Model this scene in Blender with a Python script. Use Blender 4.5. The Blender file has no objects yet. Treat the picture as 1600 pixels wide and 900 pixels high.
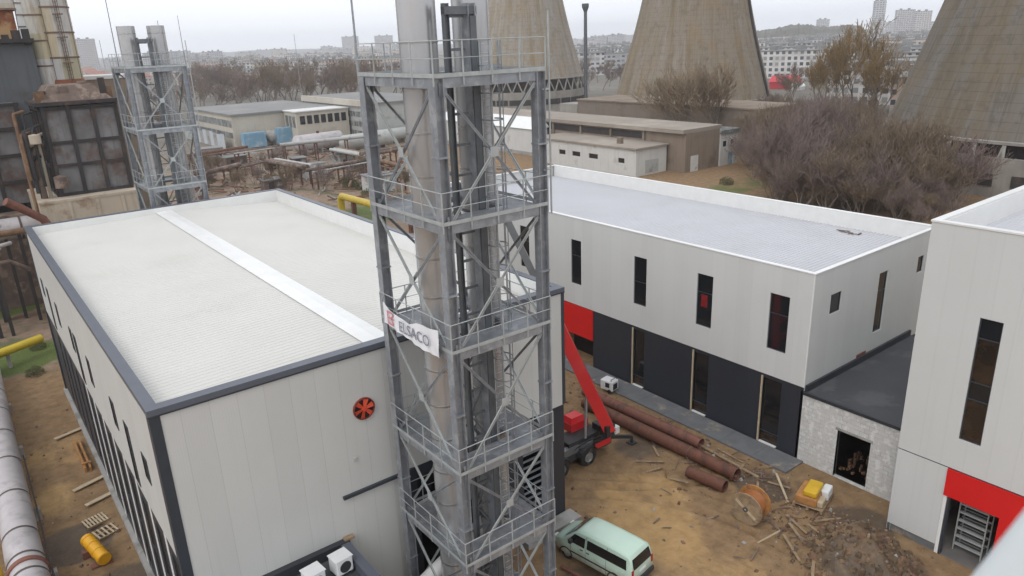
import bpy, math, random
import numpy as np
from mathutils import Vector, Matrix, noise as mnoise
rnd = random.Random(7)
PI = math.pi
SC = bpy.context.scene
COL = SC.collection

# ------------------------------------------------------------------ camera
CAMZ = 25.0
FPX = 1145.611
_down = np.array([131., 3380., FPX]); _down /= np.linalg.norm(_down)
_up = -_down
_fw = np.array([0, 0, 1.]) - _up*_up[2]; _fw /= np.linalg.norm(_fw)
_rt = np.cross(_fw, _up)
_th = math.radians(37.2)
_RZ = np.array([[math.cos(_th), math.sin(_th), 0], [-math.sin(_th), math.cos(_th), 0], [0, 0, 1]])
_M = _RZ @ np.array([_rt, _fw, _up])          # camera frame (x right, y down, z forward) -> world
CAMP = np.array([0, 0, CAMZ])

def ray(px, py):
    v = _M @ np.array([px-800., py-450., FPX]); return v/np.linalg.norm(v)
def atz(px, py, z=0.):                        # where a sight line through the 1600x900 photograph meets a height
    v = ray(px, py); t = (z-CAMZ)/v[2]; return Vector((v[0]*t, v[1]*t, z))
def atd(px, d, z=0.):                         # ground point in the direction of a photo column at a distance
    v = ray(px, 62-0.0387*(px-800)); h = math.hypot(v[0], v[1]); return Vector((v[0]/h*d, v[1]/h*d, z))

cam_d = bpy.data.cameras.new('camera'); cam = bpy.data.objects.new('camera', cam_d); COL.objects.link(cam)
cam_d.sensor_width = 36; cam_d.lens = FPX*36/1600
cam_d.clip_start = 0.05; cam_d.clip_end = 20000
cam.matrix_world = Matrix(((_M[0][0], -_M[0][1], -_M[0][2], 0), (_M[1][0], -_M[1][1], -_M[1][2], 0),
                           (_M[2][0], -_M[2][1], -_M[2][2], CAMZ), (0, 0, 0, 1)))
cam_d.dof.use_dof = True; cam_d.dof.focus_distance = 42; cam_d.dof.aperture_fstop = 3.2
SC.camera = cam

# ------------------------------------------------------------------ world, sun, exposure
SUN_EL, SUN_AZ = math.radians(48), math.radians(200)     # azimuth of the sun in the XY plane, from +X
w = bpy.data.worlds.new('World'); SC.world = w; w.use_nodes = True
nt = w.node_tree; nt.nodes.clear()
N = nt.nodes.new; L = nt.links.new
out = N('ShaderNodeOutputWorld'); bg = N('ShaderNodeBackground')
sky = N('ShaderNodeTexSky'); sky.sky_type = 'NISHITA'; sky.sun_disc = False
sky.sun_elevation = SUN_EL; sky.sun_rotation = PI/2 - SUN_AZ
sky.air_density = 1.0; sky.dust_density = 4.0; sky.ozone_density = 1.0
hs = N('ShaderNodeHueSaturation'); hs.inputs['Saturation'].default_value = 0.22
L(sky.outputs[0], hs.inputs['Color'])
tc = N('ShaderNodeTexCoord'); mp = N('ShaderNodeMapping'); mp.inputs['Scale'].default_value = (1, 1, 4)
cn = N('ShaderNodeTexNoise'); cn.inputs['Scale'].default_value = 1.6; cn.inputs['Detail'].default_value = 5
L(tc.outputs['Generated'], mp.inputs[0]); L(mp.outputs[0], cn.inputs['Vector'])
cr = N('ShaderNodeValToRGB'); cr.color_ramp.elements[0].position = .3; cr.color_ramp.elements[1].position = .75
cr.color_ramp.elements[0].color = (8.1, 8.5, 9.3, 1); cr.color_ramp.elements[1].color = (9.6, 9.75, 10.1, 1)
L(cn.outputs[0], cr.inputs[0])
mx = N('ShaderNodeMixRGB'); mx.inputs[0].default_value = .86
L(hs.outputs[0], mx.inputs[1]); L(cr.outputs[0], mx.inputs[2]); L(mx.outputs[0], bg.inputs[0])
bg.inputs[1].default_value = 0.142
L(bg.outputs[0], out.inputs[0])

sd = bpy.data.lights.new('sun', 'SUN'); so = bpy.data.objects.new('sun', sd); COL.objects.link(so)
sd.energy = 0.7; sd.angle = math.radians(24); sd.color = (1, .97, .92)
_sv = Vector((math.cos(SUN_EL)*math.cos(SUN_AZ), math.cos(SUN_EL)*math.sin(SUN_AZ), math.sin(SUN_EL)))
so.rotation_euler = _sv.to_track_quat('Z', 'Y').to_euler()
so.location = (0, 0, 150)
SC.view_settings.view_transform = 'Standard'; SC.view_settings.look = 'None'
SC.view_settings.exposure = 0.0; SC.view_settings.gamma = 1; SC.view_settings.use_curve_mapping = False
SC.render.engine = 'CYCLES'
SC.cycles.max_bounces = 6; SC.cycles.diffuse_bounces = 2; SC.cycles.glossy_bounces = 3
SC.cycles.transparent_max_bounces = 6; SC.cycles.volume_bounces = 2
SC.cycles.use_denoising = True

# ------------------------------------------------------------------ mesh helper
class MB:
    def __init__(s): s.v = []; s.f = []; s.mi = []
    def add(s, vs, fs, m=0):
        o = len(s.v); s.v += [tuple(p) for p in vs]
        s.f += [tuple(i+o for i in f) for f in fs]; s.mi += [m]*len(fs); return s
    def box(s, x0, y0, z0, x1, y1, z1, m=0):
        if x0 > x1: x0, x1 = x1, x0
        if y0 > y1: y0, y1 = y1, y0
        if z0 > z1: z0, z1 = z1, z0
        return s.add([(x0,y0,z0),(x1,y0,z0),(x1,y1,z0),(x0,y1,z0),(x0,y0,z1),(x1,y0,z1),(x1,y1,z1),(x0,y1,z1)],
                     [(0,3,2,1),(4,5,6,7),(0,1,5,4),(1,2,6,5),(2,3,7,6),(3,0,4,7)], m)
    def beam(s, p, q, w, h=None, up=(0,0,1), m=0):          # rectangular bar from p to q
        p = Vector(p); q = Vector(q); h = w if h is None else h
        d = (q-p).normalized(); u = Vector(up)
        if abs(d.dot(u)) > .98: u = Vector((0,1,0)) if abs(d.y) < .9 else Vector((1,0,0))
        a = d.cross(u).normalized()*w/2; b = a.cross(d).normalized()*h/2
        vs = [p-a-b, p+a-b, p+a+b, p-a+b, q-a-b, q+a-b, q+a+b, q-a+b]
        return s.add(vs, [(0,3,2,1),(4,5,6,7),(0,1,5,4),(1,2,6,5),(2,3,7,6),(3,0,4,7)], m)
    def tube(s, p, q, r, r2=None, n=12, caps=True, m=0):
        p = Vector(p); q = Vector(q); r2 = r if r2 is None else r2
        d = (q-p).normalized(); u = Vector((0,0,1)) if abs(d.z) < .95 else Vector((1,0,0))
        a = d.cross(u).normalized(); b = d.cross(a)
        vs = []
        for c, rr in ((p, r), (q, r2)):
            for k in range(n):
                t = 2*PI*k/n; vs.append(c + a*(math.cos(t)*rr) + b*(math.sin(t)*rr))
        fs = [(k, (k+1) % n, n+(k+1) % n, n+k) for k in range(n)]
        if caps: fs += [tuple(range(n))[::-1], tuple(range(n, 2*n))]
        return s.add(vs, fs, m)
    def path(s, pts, r, n=10, m=0):                          # swept pipe with mitred bends
        P = [Vector(p) for p in pts]; rings = []; ref = None
        for i, p in enumerate(P):
            d = ((P[min(i+1, len(P)-1)]-p).normalized() + (p-P[max(i-1, 0)]).normalized()).normalized()
            if ref is None:
                u = Vector((0,0,1)) if abs(d.z) < .9 else Vector((1,0,0)); a = d.cross(u).normalized()
            else: a = (ref - d*ref.dot(d)).normalized()
            ref = a; b = d.cross(a)
            rings.append([p + a*(math.cos(2*PI*k/n)*r) + b*(math.sin(2*PI*k/n)*r) for k in range(n)])
        vs = [q for R in rings for q in R]; fs = []
        for i in range(len(P)-1):
            for k in range(n): fs.append((i*n+k, i*n+(k+1) % n, (i+1)*n+(k+1) % n, (i+1)*n+k))
        fs += [tuple(range(n))[::-1], tuple(range((len(P)-1)*n, len(P)*n))]
        return s.add(vs, fs, m)
    def lathe(s, c, prof, n=24, axis='z', m=0, close=False):
        vs = []; c = Vector(c)
        for r, z in prof:
            for k in range(n):
                t = 2*PI*k/n; x, y = r*math.cos(t), r*math.sin(t)
                vs.append(c + (Vector((x,y,z)) if axis == 'z' else Vector((z,x,y)) if axis == 'x' else Vector((y,z,x))))
        fs = []
        for i in range(len(prof)-1):
            for k in range(n): fs.append((i*n+k, i*n+(k+1) % n, (i+1)*n+(k+1) % n, (i+1)*n+k))
        if close:
            k = len(prof)-1
            for j in range(n): fs.append((k*n+j, k*n+(j+1) % n, (j+1) % n, j))
        return s.add(vs, fs, m)
    def ring(s, c, r, t, axis='z', n=16, m=0):               # thin hoop of square section
        return s.lathe(c, [(r-t, -t), (r+t, -t), (r+t, t), (r-t, t)], n, axis, m, close=True)
    def hsec(s, p, q, h, b, t, ax='x', m=0):                 # vertical H-section, flanges facing ax
        x, y, z0 = p; z1 = q[2]
        if ax == 'x':
            s.box(x-h/2, y-b/2, z0, x-h/2+t, y+b/2, z1, m); s.box(x+h/2-t, y-b/2, z0, x+h/2, y+b/2, z1, m)
            s.box(x-h/2+t, y-t/3, z0, x+h/2-t, y+t/3, z1, m)
        else:
            s.box(x-b/2, y-h/2, z0, x+b/2, y-h/2+t, z1, m); s.box(x-b/2, y+h/2-t, z0, x+b/2, y+h/2, z1, m)
            s.box(x-t/3, y-h/2+t, z0, x+t/3, y+h/2-t, z1, m)
        return s

def thing(name, label, cat, loc=(0,0,0), rz=0., group=None, kind=None):
    o = bpy.data.objects.new(name, None); COL.objects.link(o); o.empty_display_size = .3
    o.location = loc; o.rotation_euler = (0, 0, rz); return tag(o, label, cat, group, kind)
def tag(o, label=None, cat=None, group=None, kind=None):
    if label: o['label'] = label
    if cat: o['category'] = cat
    if group: o['group'] = group
    if kind: o['kind'] = kind
    return o
def rootloc(o):
    v = Vector((0,0,0))
    while o is not None: v += o.location; o = o.parent
    return v
def part(name, mb, mats, parent=None, smooth=None, world=True, org=None):
    """link mb as one mesh object; world=True: mb is in world coordinates (for unrotated things)"""
    off = Vector((0,0,0))
    if parent is not None and world: off = rootloc(parent)
    if parent is None and org is not None: off = Vector(org)
    me = bpy.data.meshes.new(name)
    vs = mb.v if off.length == 0 else [(x-off.x, y-off.y, z-off.z) for x, y, z in mb.v]
    me.from_pydata(vs, [], mb.f)
    for m in (mats if isinstance(mats, (list, tuple)) else [mats]): me.materials.append(m)
    if any(mb.mi): me.polygons.foreach_set('material_index', mb.mi)
    if smooth is not None:
        me.polygons.foreach_set('use_smooth', [True]*len(mb.f)); me.set_sharp_from_angle(angle=math.radians(smooth))
    me.update()
    o = bpy.data.objects.new(name, me); COL.objects.link(o)
    if parent is not None: o.parent = parent
    elif org is not None: o.location = org
    return o
def kids(o): return [c for c in bpy.data.objects if c.parent == o]
_kid = {}
def copy_tree(o, parent=None, loc=None, rz=None, label=None, group=None, scale=None):
    c = o.copy(); COL.objects.link(c); c.parent = parent
    if loc is not None: c.location = loc
    if rz is not None: c.rotation_euler = (0, 0, rz)
    if scale is not None: c.scale = scale
    if label: c['label'] = label
    if group: c['group'] = group
    if o.name not in _kid: _kid[o.name] = kids(o)
    for ch in _kid[o.name]: copy_tree(ch, c)
    return c

# ------------------------------------------------------------------ materials
def nodes(name):
    m = bpy.data.materials.new(name); m.use_nodes = True
    t = m.node_tree; b = t.nodes['Principled BSDF']; return m, t, b
def math_n(t, op, a, b=None, clamp=False):
    n = t.nodes.new('ShaderNodeMath'); n.operation = op; n.use_clamp = clamp
    for i, x in enumerate((a, b)):
        if x is None: continue
        if isinstance(x, (int, float)): n.inputs[i].default_value = x
        else: t.links.new(x, n.inputs[i])
    return n.outputs[0]
def noise_n(t, vec, scale, detail=4, rough=.55, sx=None):
    if sx is not None:
        mp = t.nodes.new('ShaderNodeMapping'); mp.inputs['Scale'].default_value = sx
        t.links.new(vec, mp.inputs[0]); vec = mp.outputs[0]
    n = t.nodes.new('ShaderNodeTexNoise'); n.inputs['Scale'].default_value = scale
    n.inputs['Detail'].default_value = detail; n.inputs['Roughness'].default_value = rough
    t.links.new(vec, n.inputs['Vector']); return n.outputs[0]
def ramp_n(t, fac, stops):
    r = t.nodes.new('ShaderNodeValToRGB'); e = r.color_ramp.elements
    while len(e) < len(stops): e.new(.5)
    for k, (p, c) in enumerate(stops): e[k].position = p; e[k].color = (*c, 1)
    t.links.new(fac, r.inputs[0]); return r.outputs[0]
def smooth_n(t, x, a, b):
    n = t.nodes.new('ShaderNodeMapRange'); n.interpolation_type = 'SMOOTHSTEP'
    n.inputs[1].default_value = a; n.inputs[2].default_value = b
    t.links.new(x, n.inputs[0]); return n.outputs[0]
def mix_n(t, fac, a, b, mode='MIX'):
    n = t.nodes.new('ShaderNodeMixRGB'); n.blend_type = mode
    for i, x in enumerate((fac, a, b)):
        if isinstance(x, (int, float)): n.inputs[i].default_value = x
        elif isinstance(x, tuple): n.inputs[i].default_value = (*x, 1)
        else: t.links.new(x, n.inputs[i])
    return n.outputs[0]
def obj_vec(t):
    return t.nodes.new('ShaderNodeTexCoord').outputs['Object']
def sep(t, vec):
    s = t.nodes.new('ShaderNodeSeparateXYZ'); t.links.new(vec, s.inputs[0]); return s.outputs
def bump(t, b, h, strength, dist=.02):
    n = t.nodes.new('ShaderNodeBump'); n.inputs['Strength'].default_value = strength; n.inputs['Distance'].default_value = dist
    t.links.new(h, n.inputs['Height']); t.links.new(n.outputs[0], b.inputs['Normal'])
def mul(c, k): return tuple(min(1, x*k) for x in c)

def mat(name, c, rough=.6, metal=0., var=.12, vs=1.2, c2=None, c2s=.8, c2r=(.5, .62), streak=0., bmp=0., bs=12, spec=.5, coat=0.):
    """plain surface with mottling, optional second colour in patches (rust, dirt) and vertical run-off streaks"""
    m, t, b = nodes(name); v = obj_vec(t)
    n1 = noise_n(t, v, vs, 5)
    col = ramp_n(t, n1, [(.25, mul(c, 1-var)), (.75, mul(c, 1+var))])
    if streak:
        n3 = noise_n(t, v, 1.0, 4, .6, (2.2, 2.2, .12))
        col = mix_n(t, math_n(t, 'MULTIPLY', smooth_n(t, n3, .5, .75), streak), col, mul(c, .45))
    if c2:
        n2 = noise_n(t, v, c2s, 6, .65)
        col = mix_n(t, smooth_n(t, n2, *c2r), col, c2)
    t.links.new(col, b.inputs['Base Color'])
    b.inputs['Roughness'].default_value = rough; b.inputs['Metallic'].default_value = metal
    b.inputs['Specular IOR Level'].default_value = spec
    if coat: b.inputs['Coat Weight'].default_value = coat
    if bmp: bump(t, b, noise_n(t, v, bs, 5, .65), bmp, .03)
    return m

def panel_mat(name, c, pitch=1.0, rib=.0, seam=.55, rough=.45, horiz=0., dirt=.1):
    """sheet-metal sandwich panel: vertical joints every `pitch` m along the wall, light run-off dirt"""
    m, t, b = nodes(name); v = obj_vec(t); x, y, z = sep(t, v)
    s = math_n(t, 'ADD', x, y)
    fr = math_n(t, 'FRACT', math_n(t, 'DIVIDE', s, pitch))
    d = math_n(t, 'ABSOLUTE', math_n(t, 'SUBTRACT', fr, .5))           # .5 at the joint
    joint = smooth_n(t, d, .5-.016/pitch, .5-.004/pitch)
    if horiz:
        fz = math_n(t, 'FRACT', math_n(t, 'DIVIDE', z, horiz))
        dz = math_n(t, 'ABSOLUTE', math_n(t, 'SUBTRACT', fz, .5))
        joint = math_n(t, 'MAXIMUM', joint, smooth_n(t, dz, .5-.016/horiz, .5-.004/horiz))
    idx = math_n(t, 'FLOOR', math_n(t, 'DIVIDE', s, pitch))
    wn = t.nodes.new('ShaderNodeTexWhiteNoise'); wn.noise_dimensions = '1D'; t.links.new(idx, wn.inputs['W'])
    tone = ramp_n(t, wn.outputs['Value'], [(0, mul(c, .975)), (1, mul(c, 1.02))])
    n1 = noise_n(t, v, .35, 4)
    col = mix_n(t, math_n(t, 'MULTIPLY', smooth_n(t, n1, .4, .75), dirt), tone, mul((c[0], c[1]*.97, c[2]*.9), .7))
    n3 = noise_n(t, v, 1.0, 4, .6, (2.5, 2.5, .1))
    col = mix_n(t, math_n(t, 'MULTIPLY', smooth_n(t, n3, .55, .8), dirt), col, mul(c, .55))
    col = mix_n(t, math_n(t, 'MULTIPLY', joint, seam), col, mul(c, .45))
    t.links.new(col, b.inputs['Base Color']); b.inputs['Roughness'].default_value = rough
    h = math_n(t, 'SUBTRACT', 1., joint)
    if rib:
        fr2 = math_n(t, 'FRACT', math_n(t, 'DIVIDE', s, rib))
        h = math_n(t, 'ADD', h, math_n(t, 'MULTIPLY', smooth_n(t, fr2, .3, .6), .25))
    bump(t, b, h, .35, .01)
    return m

def facade_mat(name, c, dx=3.2, dz=2.9, wx=.5, wz=.52, win=(.05,.06,.07)):
    """far apartment block: grid of windows with balconies and uneven plaster"""
    m, t, b = nodes(name); v = obj_vec(t); x, y, z = sep(t, v)
    oi = t.nodes.new('ShaderNodeObjectInfo')
    s = math_n(t, 'DIVIDE', math_n(t, 'ADD', x, y), dx); zz = math_n(t, 'DIVIDE', z, dz)
    a = math_n(t, 'LESS_THAN', math_n(t, 'FRACT', s), wx); bb = math_n(t, 'LESS_THAN', math_n(t, 'ABSOLUTE', math_n(t, 'SUBTRACT', math_n(t, 'FRACT', zz), .55)), wz/2)
    g = t.nodes.new('ShaderNodeNewGeometry'); nx, ny, nz = sep(t, g.outputs['Normal'])
    side = math_n(t, 'LESS_THAN', math_n(t, 'ABSOLUTE', nz), .5)
    wmask = math_n(t, 'MULTIPLY', math_n(t, 'MULTIPLY', a, bb), side)
    cv = t.nodes.new('ShaderNodeCombineXYZ'); t.links.new(math_n(t, 'FLOOR', s), cv.inputs[0]); t.links.new(math_n(t, 'FLOOR', zz), cv.inputs[1])
    t.links.new(oi.outputs['Random'], cv.inputs[2])
    wn = t.nodes.new('ShaderNodeTexWhiteNoise'); t.links.new(cv.outputs[0], wn.inputs['Vector'])
    tone = ramp_n(t, oi.outputs['Random'], [(0, mul(c, .8)), (.5, c), (1, (min(1, c[0]*1.12), c[1], c[2]*.92))])
    patch = mix_n(t, math_n(t, 'MULTIPLY', math_n(t, 'GREATER_THAN', wn.outputs['Value'], .72), .5), tone, mul(c, .62))
    n1 = noise_n(t, v, .25, 4)
    patch = mix_n(t, math_n(t, 'MULTIPLY', smooth_n(t, n1, .45, .7), .35), patch, mul(c, .55))
    wcol = ramp_n(t, wn.outputs['Value'], [(0, win), (.7, mul(win, 2.)), (1, (.35,.34,.33))])
    col = mix_n(t, wmask, patch, wcol)
    roof = math_n(t, 'GREATER_THAN', nz, .5)
    col = mix_n(t, roof, col, mul((.3,.29,.28), .8))
    t.links.new(col, b.inputs['Base Color']); b.inputs['Roughness'].default_value = .8
    return m

def tower_mat(name, c, dark, ocean=0.):
    """weathered board-marked concrete of a cooling tower: vertical run-off stains and casting lifts"""
    m, t, b = nodes(name); v = obj_vec(t); x, y, z = sep(t, v)
    ang = math_n(t, 'ARCTAN2', y, x)
    cv = t.nodes.new('ShaderNodeCombineXYZ'); t.links.new(math_n(t, 'MULTIPLY', ang, 9.), cv.inputs[0]); t.links.new(math_n(t, 'MULTIPLY', z, .035), cv.inputs[1])
    n1 = noise_n(t, cv.outputs[0], 1.0, 6, .62)
    cv2 = t.nodes.new('ShaderNodeCombineXYZ'); t.links.new(math_n(t, 'MULTIPLY', ang, 34.), cv2.inputs[0]); t.links.new(math_n(t, 'MULTIPLY', z, .11), cv2.inputs[1])
    n2 = noise_n(t, cv2.outputs[0], 1.0, 5, .6)
    n3 = noise_n(t, v, .12, 5, .6)
    n4 = noise_n(t, v, .5, 6, .7)
    gr_ = (c[0]*1.04, c[1]*1.1, c[2]*1.25)
    col = ramp_n(t, n1, [(.36, (c[0]*.82, c[1]*.76, c[2]*.62)), (.47, c), (.56, gr_), (.68, mul(gr_, 1.18))])
    col = mix_n(t, math_n(t, 'MULTIPLY', smooth_n(t, n2, .52, .64), .5), col, dark)
    col = mix_n(t, math_n(t, 'MULTIPLY', smooth_n(t, n3, .47, .68), .38), col, (c[0]*1.1, c[1]*.92, c[2]*.62))
    col = mix_n(t, math_n(t, 'MULTIPLY', smooth_n(t, n4, .52, .62), .5), col, mul(c, .62))
    cv3 = t.nodes.new('ShaderNodeCombineXYZ'); t.links.new(math_n(t, 'MULTIPLY', ang, 60.), cv3.inputs[0]); t.links.new(math_n(t, 'MULTIPLY', z, .05), cv3.inputs[1])
    n6 = noise_n(t, cv3.outputs[0], 1.0, 4, .6)
    low = math_n(t, 'SUBTRACT', 1., smooth_n(t, z, 10., 20.))
    col = mix_n(t, math_n(t, 'MULTIPLY', math_n(t, 'MULTIPLY', smooth_n(t, n6, .52, .66), low), .55), col, mul(gr_, 1.3))
    fz = math_n(t, 'FRACT', math_n(t, 'DIVIDE', z, 1.35)); lift = smooth_n(t, math_n(t, 'ABSOLUTE', math_n(t, 'SUBTRACT', fz, .5)), .46, .49)
    fa = math_n(t, 'FRACT', math_n(t, 'MULTIPLY', ang, 12.)); ribm = smooth_n(t, math_n(t, 'ABSOLUTE', math_n(t, 'SUBTRACT', fa, .5)), .46, .495)
    col = mix_n(t, math_n(t, 'MULTIPLY', math_n(t, 'MAXIMUM', lift, math_n(t, 'MULTIPLY', ribm, .6)), .5), col, mul(dark, .75))
    t.links.new(col, b.inputs['Base Color']); b.inputs['Roughness'].default_value = .9
    bump(t, b, math_n(t, 'ADD', n2, math_n(t, 'MULTIPLY', lift, -.6)), .4, .15)
    return m

M = {}
M['white_panel'] = panel_mat('white_panel', (.60,.605,.59), 1.0, .1, .16)
M['hall_panel'] = panel_mat('hall_panel', (.56,.56,.535), 1.0, .1, .26)
M['dark_panel'] = panel_mat('dark_panel', (.028,.032,.042), 1.0, .2, .5)
M['roof_white'] = mat('roof_white', (.60,.588,.552), .5, 0, .03, .3, (.55,.535,.495), .2, (.5,.8), spec=.3)
M['roof_blue'] = mat('roof_blue', (.50,.50,.525), .5, 0, .04, .4, (.46,.46,.475), .3, (.5,.8))
M['cap_white'] = mat('cap_white', (.74,.74,.72), .4, 0, .05)
M['cap_grey'] = mat('cap_grey', (.10,.11,.135), .4, 0, .08)
M['trim_dark'] = mat('trim_dark', (.035,.042,.052), .45, 0, .1)
M['cap_dark'] = mat('cap_dark', (.03,.033,.04), .5, 0, .1)
M['galv'] = mat('galv', (.285,.30,.322), .45, .45, .2, 2.5, (.39,.405,.42), 1.6, (.5,.66))
M['galv_light'] = mat('galv_light', (.42,.44,.435), .5, .3, .16, 3)
M['steel_dark'] = mat('steel_dark', (.14,.15,.16), .45, .5, .2, 2)
M['flue'] = mat('flue', (.50,.50,.50), .26, .6, .08, .5, (.52,.48,.44), .3, (.55,.8), streak=.12, bmp=.06, bs=1.2)
M['flue_band'] = mat('flue_band', (.42,.41,.40), .35, .9, .1)
M['glass'] = mat('glass', (.012,.013,.015), .06, 0, .3, .6, spec=.6)
M['glass_dull'] = mat('glass_dull', (.012,.013,.015), .35, 0, .3, .6, spec=.15)
M['glass_brown'] = mat('glass_brown', (.036,.022,.014), .1, 0, .5, .9, (.02,.014,.01), 1.1, (.4,.6), spec=.6)
M['black'] = mat('black', (.012,.012,.013), .5)
M['rubber'] = mat('rubber', (.02,.02,.02), .8, 0, .3, 6, (.12,.09,.06), 3, (.55,.7))
M['red_panel'] = mat('red_panel', (.62,.012,.012), .4, 0, .06)
M['sheet_red'] = mat('sheet_red', (.20,.012,.015), .4, 0, .3, 3)
M['red_paint'] = mat('red_paint', (.66,.025,.03), .3, 0, .08, 1, coat=.3)
M['boom_grey'] = mat('boom_grey', (.17,.175,.18), .4, .3, .15)
M['fan_red'] = mat('fan_red', (.62,.07,.03), .5)
M['fan_dark'] = mat('fan_dark', (.22,.04,.025), .6)
M['concrete'] = mat('concrete', (.34,.33,.31), .85, 0, .2, .8, (.2,.19,.17), .5, (.5,.68), bmp=.2)
M['pave'] = mat('pave', (.14,.143,.148), .85, 0, .18, 1.2, (.3,.25,.19), .7, (.55,.7), bmp=.2)
M['interior'] = mat('interior', (.16,.15,.14), .9, 0, .25, .8)
M['roof_black'] = mat('roof_black', (.055,.058,.066), .7, 0, .15, .6, (.085,.085,.09), .35, (.5,.6))
M['rust_pipe'] = mat('rust_pipe', (.16,.065,.04), .75, .1, .25, 1.3, (.10,.045,.03), 1.2, (.45,.62), bmp=.25, bs=9)
M['rust_red'] = mat('rust_red', (.20,.085,.06), .8, .1, .25, 1.3, (.13,.065,.05), 1.2, (.5,.62), bmp=.2)
M['rust_dirt'] = mat('rust_dirt', (.15,.085,.05), .9, 0, .3, .6, (.24,.15,.09), .5, (.45,.6), bmp=.4)
M['clod'] = mat('clod', (.13,.088,.052), .95, 0, .35, 2, (.07,.048,.03), 3, (.5,.6), bmp=.4)
M['wood'] = mat('wood', (.30,.215,.13), .85, 0, .25, 3, (.20,.14,.09), 2, (.45,.65), bmp=.2, bs=20)
M['wood_pale'] = mat('wood_pale', (.46,.37,.25), .85, 0, .2, 3)
M['orange_wood'] = mat('orange_wood', (.40,.19,.06), .8, 0, .25, 3, (.27,.14,.065), 2, (.5,.65))
M['cable'] = mat('cable', (.36,.135,.04), .5, 0, .15, 4)
M['yellow'] = mat('yellow', (.62,.38,.02), .45, 0, .15, 2)
M['orange_plastic'] = mat('orange_plastic', (.72,.36,.01), .4, 0, .08, 2)
M['yellow_pipe'] = mat('yellow_pipe', (.55,.40,.03), .5, 0, .15, 1, (.3,.18,.04), 1.3, (.6,.7))
M['white_paint'] = mat('white_paint', (.72,.72,.72), .5, 0, .08)
M['pipe_silver'] = mat('pipe_silver', (.47,.44,.44), .5, .15, .1, .7, (.34,.31,.31), .8, (.5,.7), streak=.2, bmp=.12, bs=5)
M['band_dark'] = mat('band_dark', (.09,.07,.06), .7)
M['van_paint'] = mat('van_paint', (.50,.66,.56), .3, 0, .05, .8, coat=.4)
def van_mat():
    m, t, b = nodes('van_paint'); v = obj_vec(t); x, y, z = sep(t, v)
    n1 = noise_n(t, v, 2.2, 6, .65); n2 = noise_n(t, v, .9, 4)
    d = math_n(t, 'ADD', z, math_n(t, 'MULTIPLY', math_n(t, 'SUBTRACT', n1, .5), 1.1))
    col = ramp_n(t, n2, [(.3, (.47,.62,.52)), (.7, (.52,.67,.565))])
    spl = ramp_n(t, d, [(.35, (1,1,1)), (1.0, (0,0,0))])
    col = mix_n(t, math_n(t, 'MULTIPLY', spl, .8), col, (.24,.19,.125))
    t.links.new(col, b.inputs['Base Color']); b.inputs['Roughness'].default_value = .32; b.inputs['Coat Weight'].default_value = .25
    return m
M['van_paint'] = van_mat()
M['van_dirty'] = mat('van_dirty', (.33,.38,.31), .5, 0, .15, 1.2, (.25,.23,.17), 1.4, (.45,.6))
M['plastic_dark'] = mat('plastic_dark', (.03,.03,.032), .6)
M['lamp_red'] = mat('lamp_red', (.35,.02,.02), .25)
M['rim'] = mat('rim', (.35,.36,.36), .4, .6)
M['banner'] = mat('banner', (.76,.76,.78), .6, 0, .04, 2)
M['letter_grey'] = mat('letter_grey', (.22,.23,.27), .7)
M['emblem_red'] = mat('emblem_red', (.60,.25,.27), .7)
M['filter_grey'] = mat('filter_grey', (.19,.185,.185), .75, .1, .3, .5, (.12,.08,.065), .35, (.44,.62), streak=.55)
M['filter_dark'] = mat('filter_dark', (.034,.031,.031), .8, 0, .25, .7, (.08,.05,.04), .6, (.5,.7))
M['boiler_grey'] = mat('boiler_grey', (.10,.108,.115), .8, 0, .15, .3, (.08,.07,.065), .25, (.5,.7), streak=.35)
M['junk_brown'] = mat('junk_brown', (.14,.10,.08), .85, 0, .35, 1.2, (.25,.19,.15), .9, (.5,.62))
M['cream_wall'] = mat('cream_wall', (.47,.40,.31), .9, 0, .12, .4, (.30,.22,.15), .5, (.55,.7), streak=.3, bmp=.15)
M['stack'] = mat('stack', (.50,.47,.39), .55, .1, .12, .35, (.44,.33,.19), .3, (.52,.7), streak=.3)
def stack_mat():
    m, t, b = nodes('stack'); v = obj_vec(t); x, y, z = sep(t, v)
    cv = t.nodes.new('ShaderNodeCombineXYZ'); t.links.new(math_n(t, 'FLOOR', math_n(t, 'DIVIDE', x, 1.45)), cv.inputs[0]); t.links.new(math_n(t, 'FLOOR', math_n(t, 'DIVIDE', math_n(t, 'SUBTRACT', z, 22.2), 2.65)), cv.inputs[1])
    wn = t.nodes.new('ShaderNodeTexWhiteNoise'); t.links.new(cv.outputs[0], wn.inputs['Vector'])
    col = ramp_n(t, wn.outputs['Value'], [(0, (.47,.45,.40)), (.35, (.52,.51,.49)), (.6, (.40,.37,.26)), (.8, (.50,.42,.27)), (1, (.42,.40,.36))])
    n3 = noise_n(t, v, 1.0, 5, .65, (1.6, 1.6, .25))
    col = mix_n(t, math_n(t, 'MULTIPLY', smooth_n(t, n3, .45, .7), .65), col, (.26,.19,.10))
    t.links.new(col, b.inputs['Base Color']); b.inputs['Roughness'].default_value = .6
    return m
M['stack'] = stack_mat()
M['stack_seam'] = mat('stack_seam', (.17,.11,.08), .8, 0, .3)
M['rust_orange'] = mat('rust_orange', (.22,.075,.035), .85, 0, .3, .5, (.4,.25,.12), .35, (.48,.62), streak=.4)
M['tarnish_white'] = mat('tarnish_white', (.62,.62,.60), .6, 0, .12, .5, (.4,.36,.3), .5, (.58,.72))
M['ct_warm'] = tower_mat('ct_warm', (.23,.188,.134), (.15,.12,.085))
M['ct_pale'] = tower_mat('ct_pale', (.29,.248,.19), (.19,.16,.12))
M['ct_dark'] = tower_mat('ct_dark', (.155,.132,.10), (.08,.07,.055))
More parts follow.
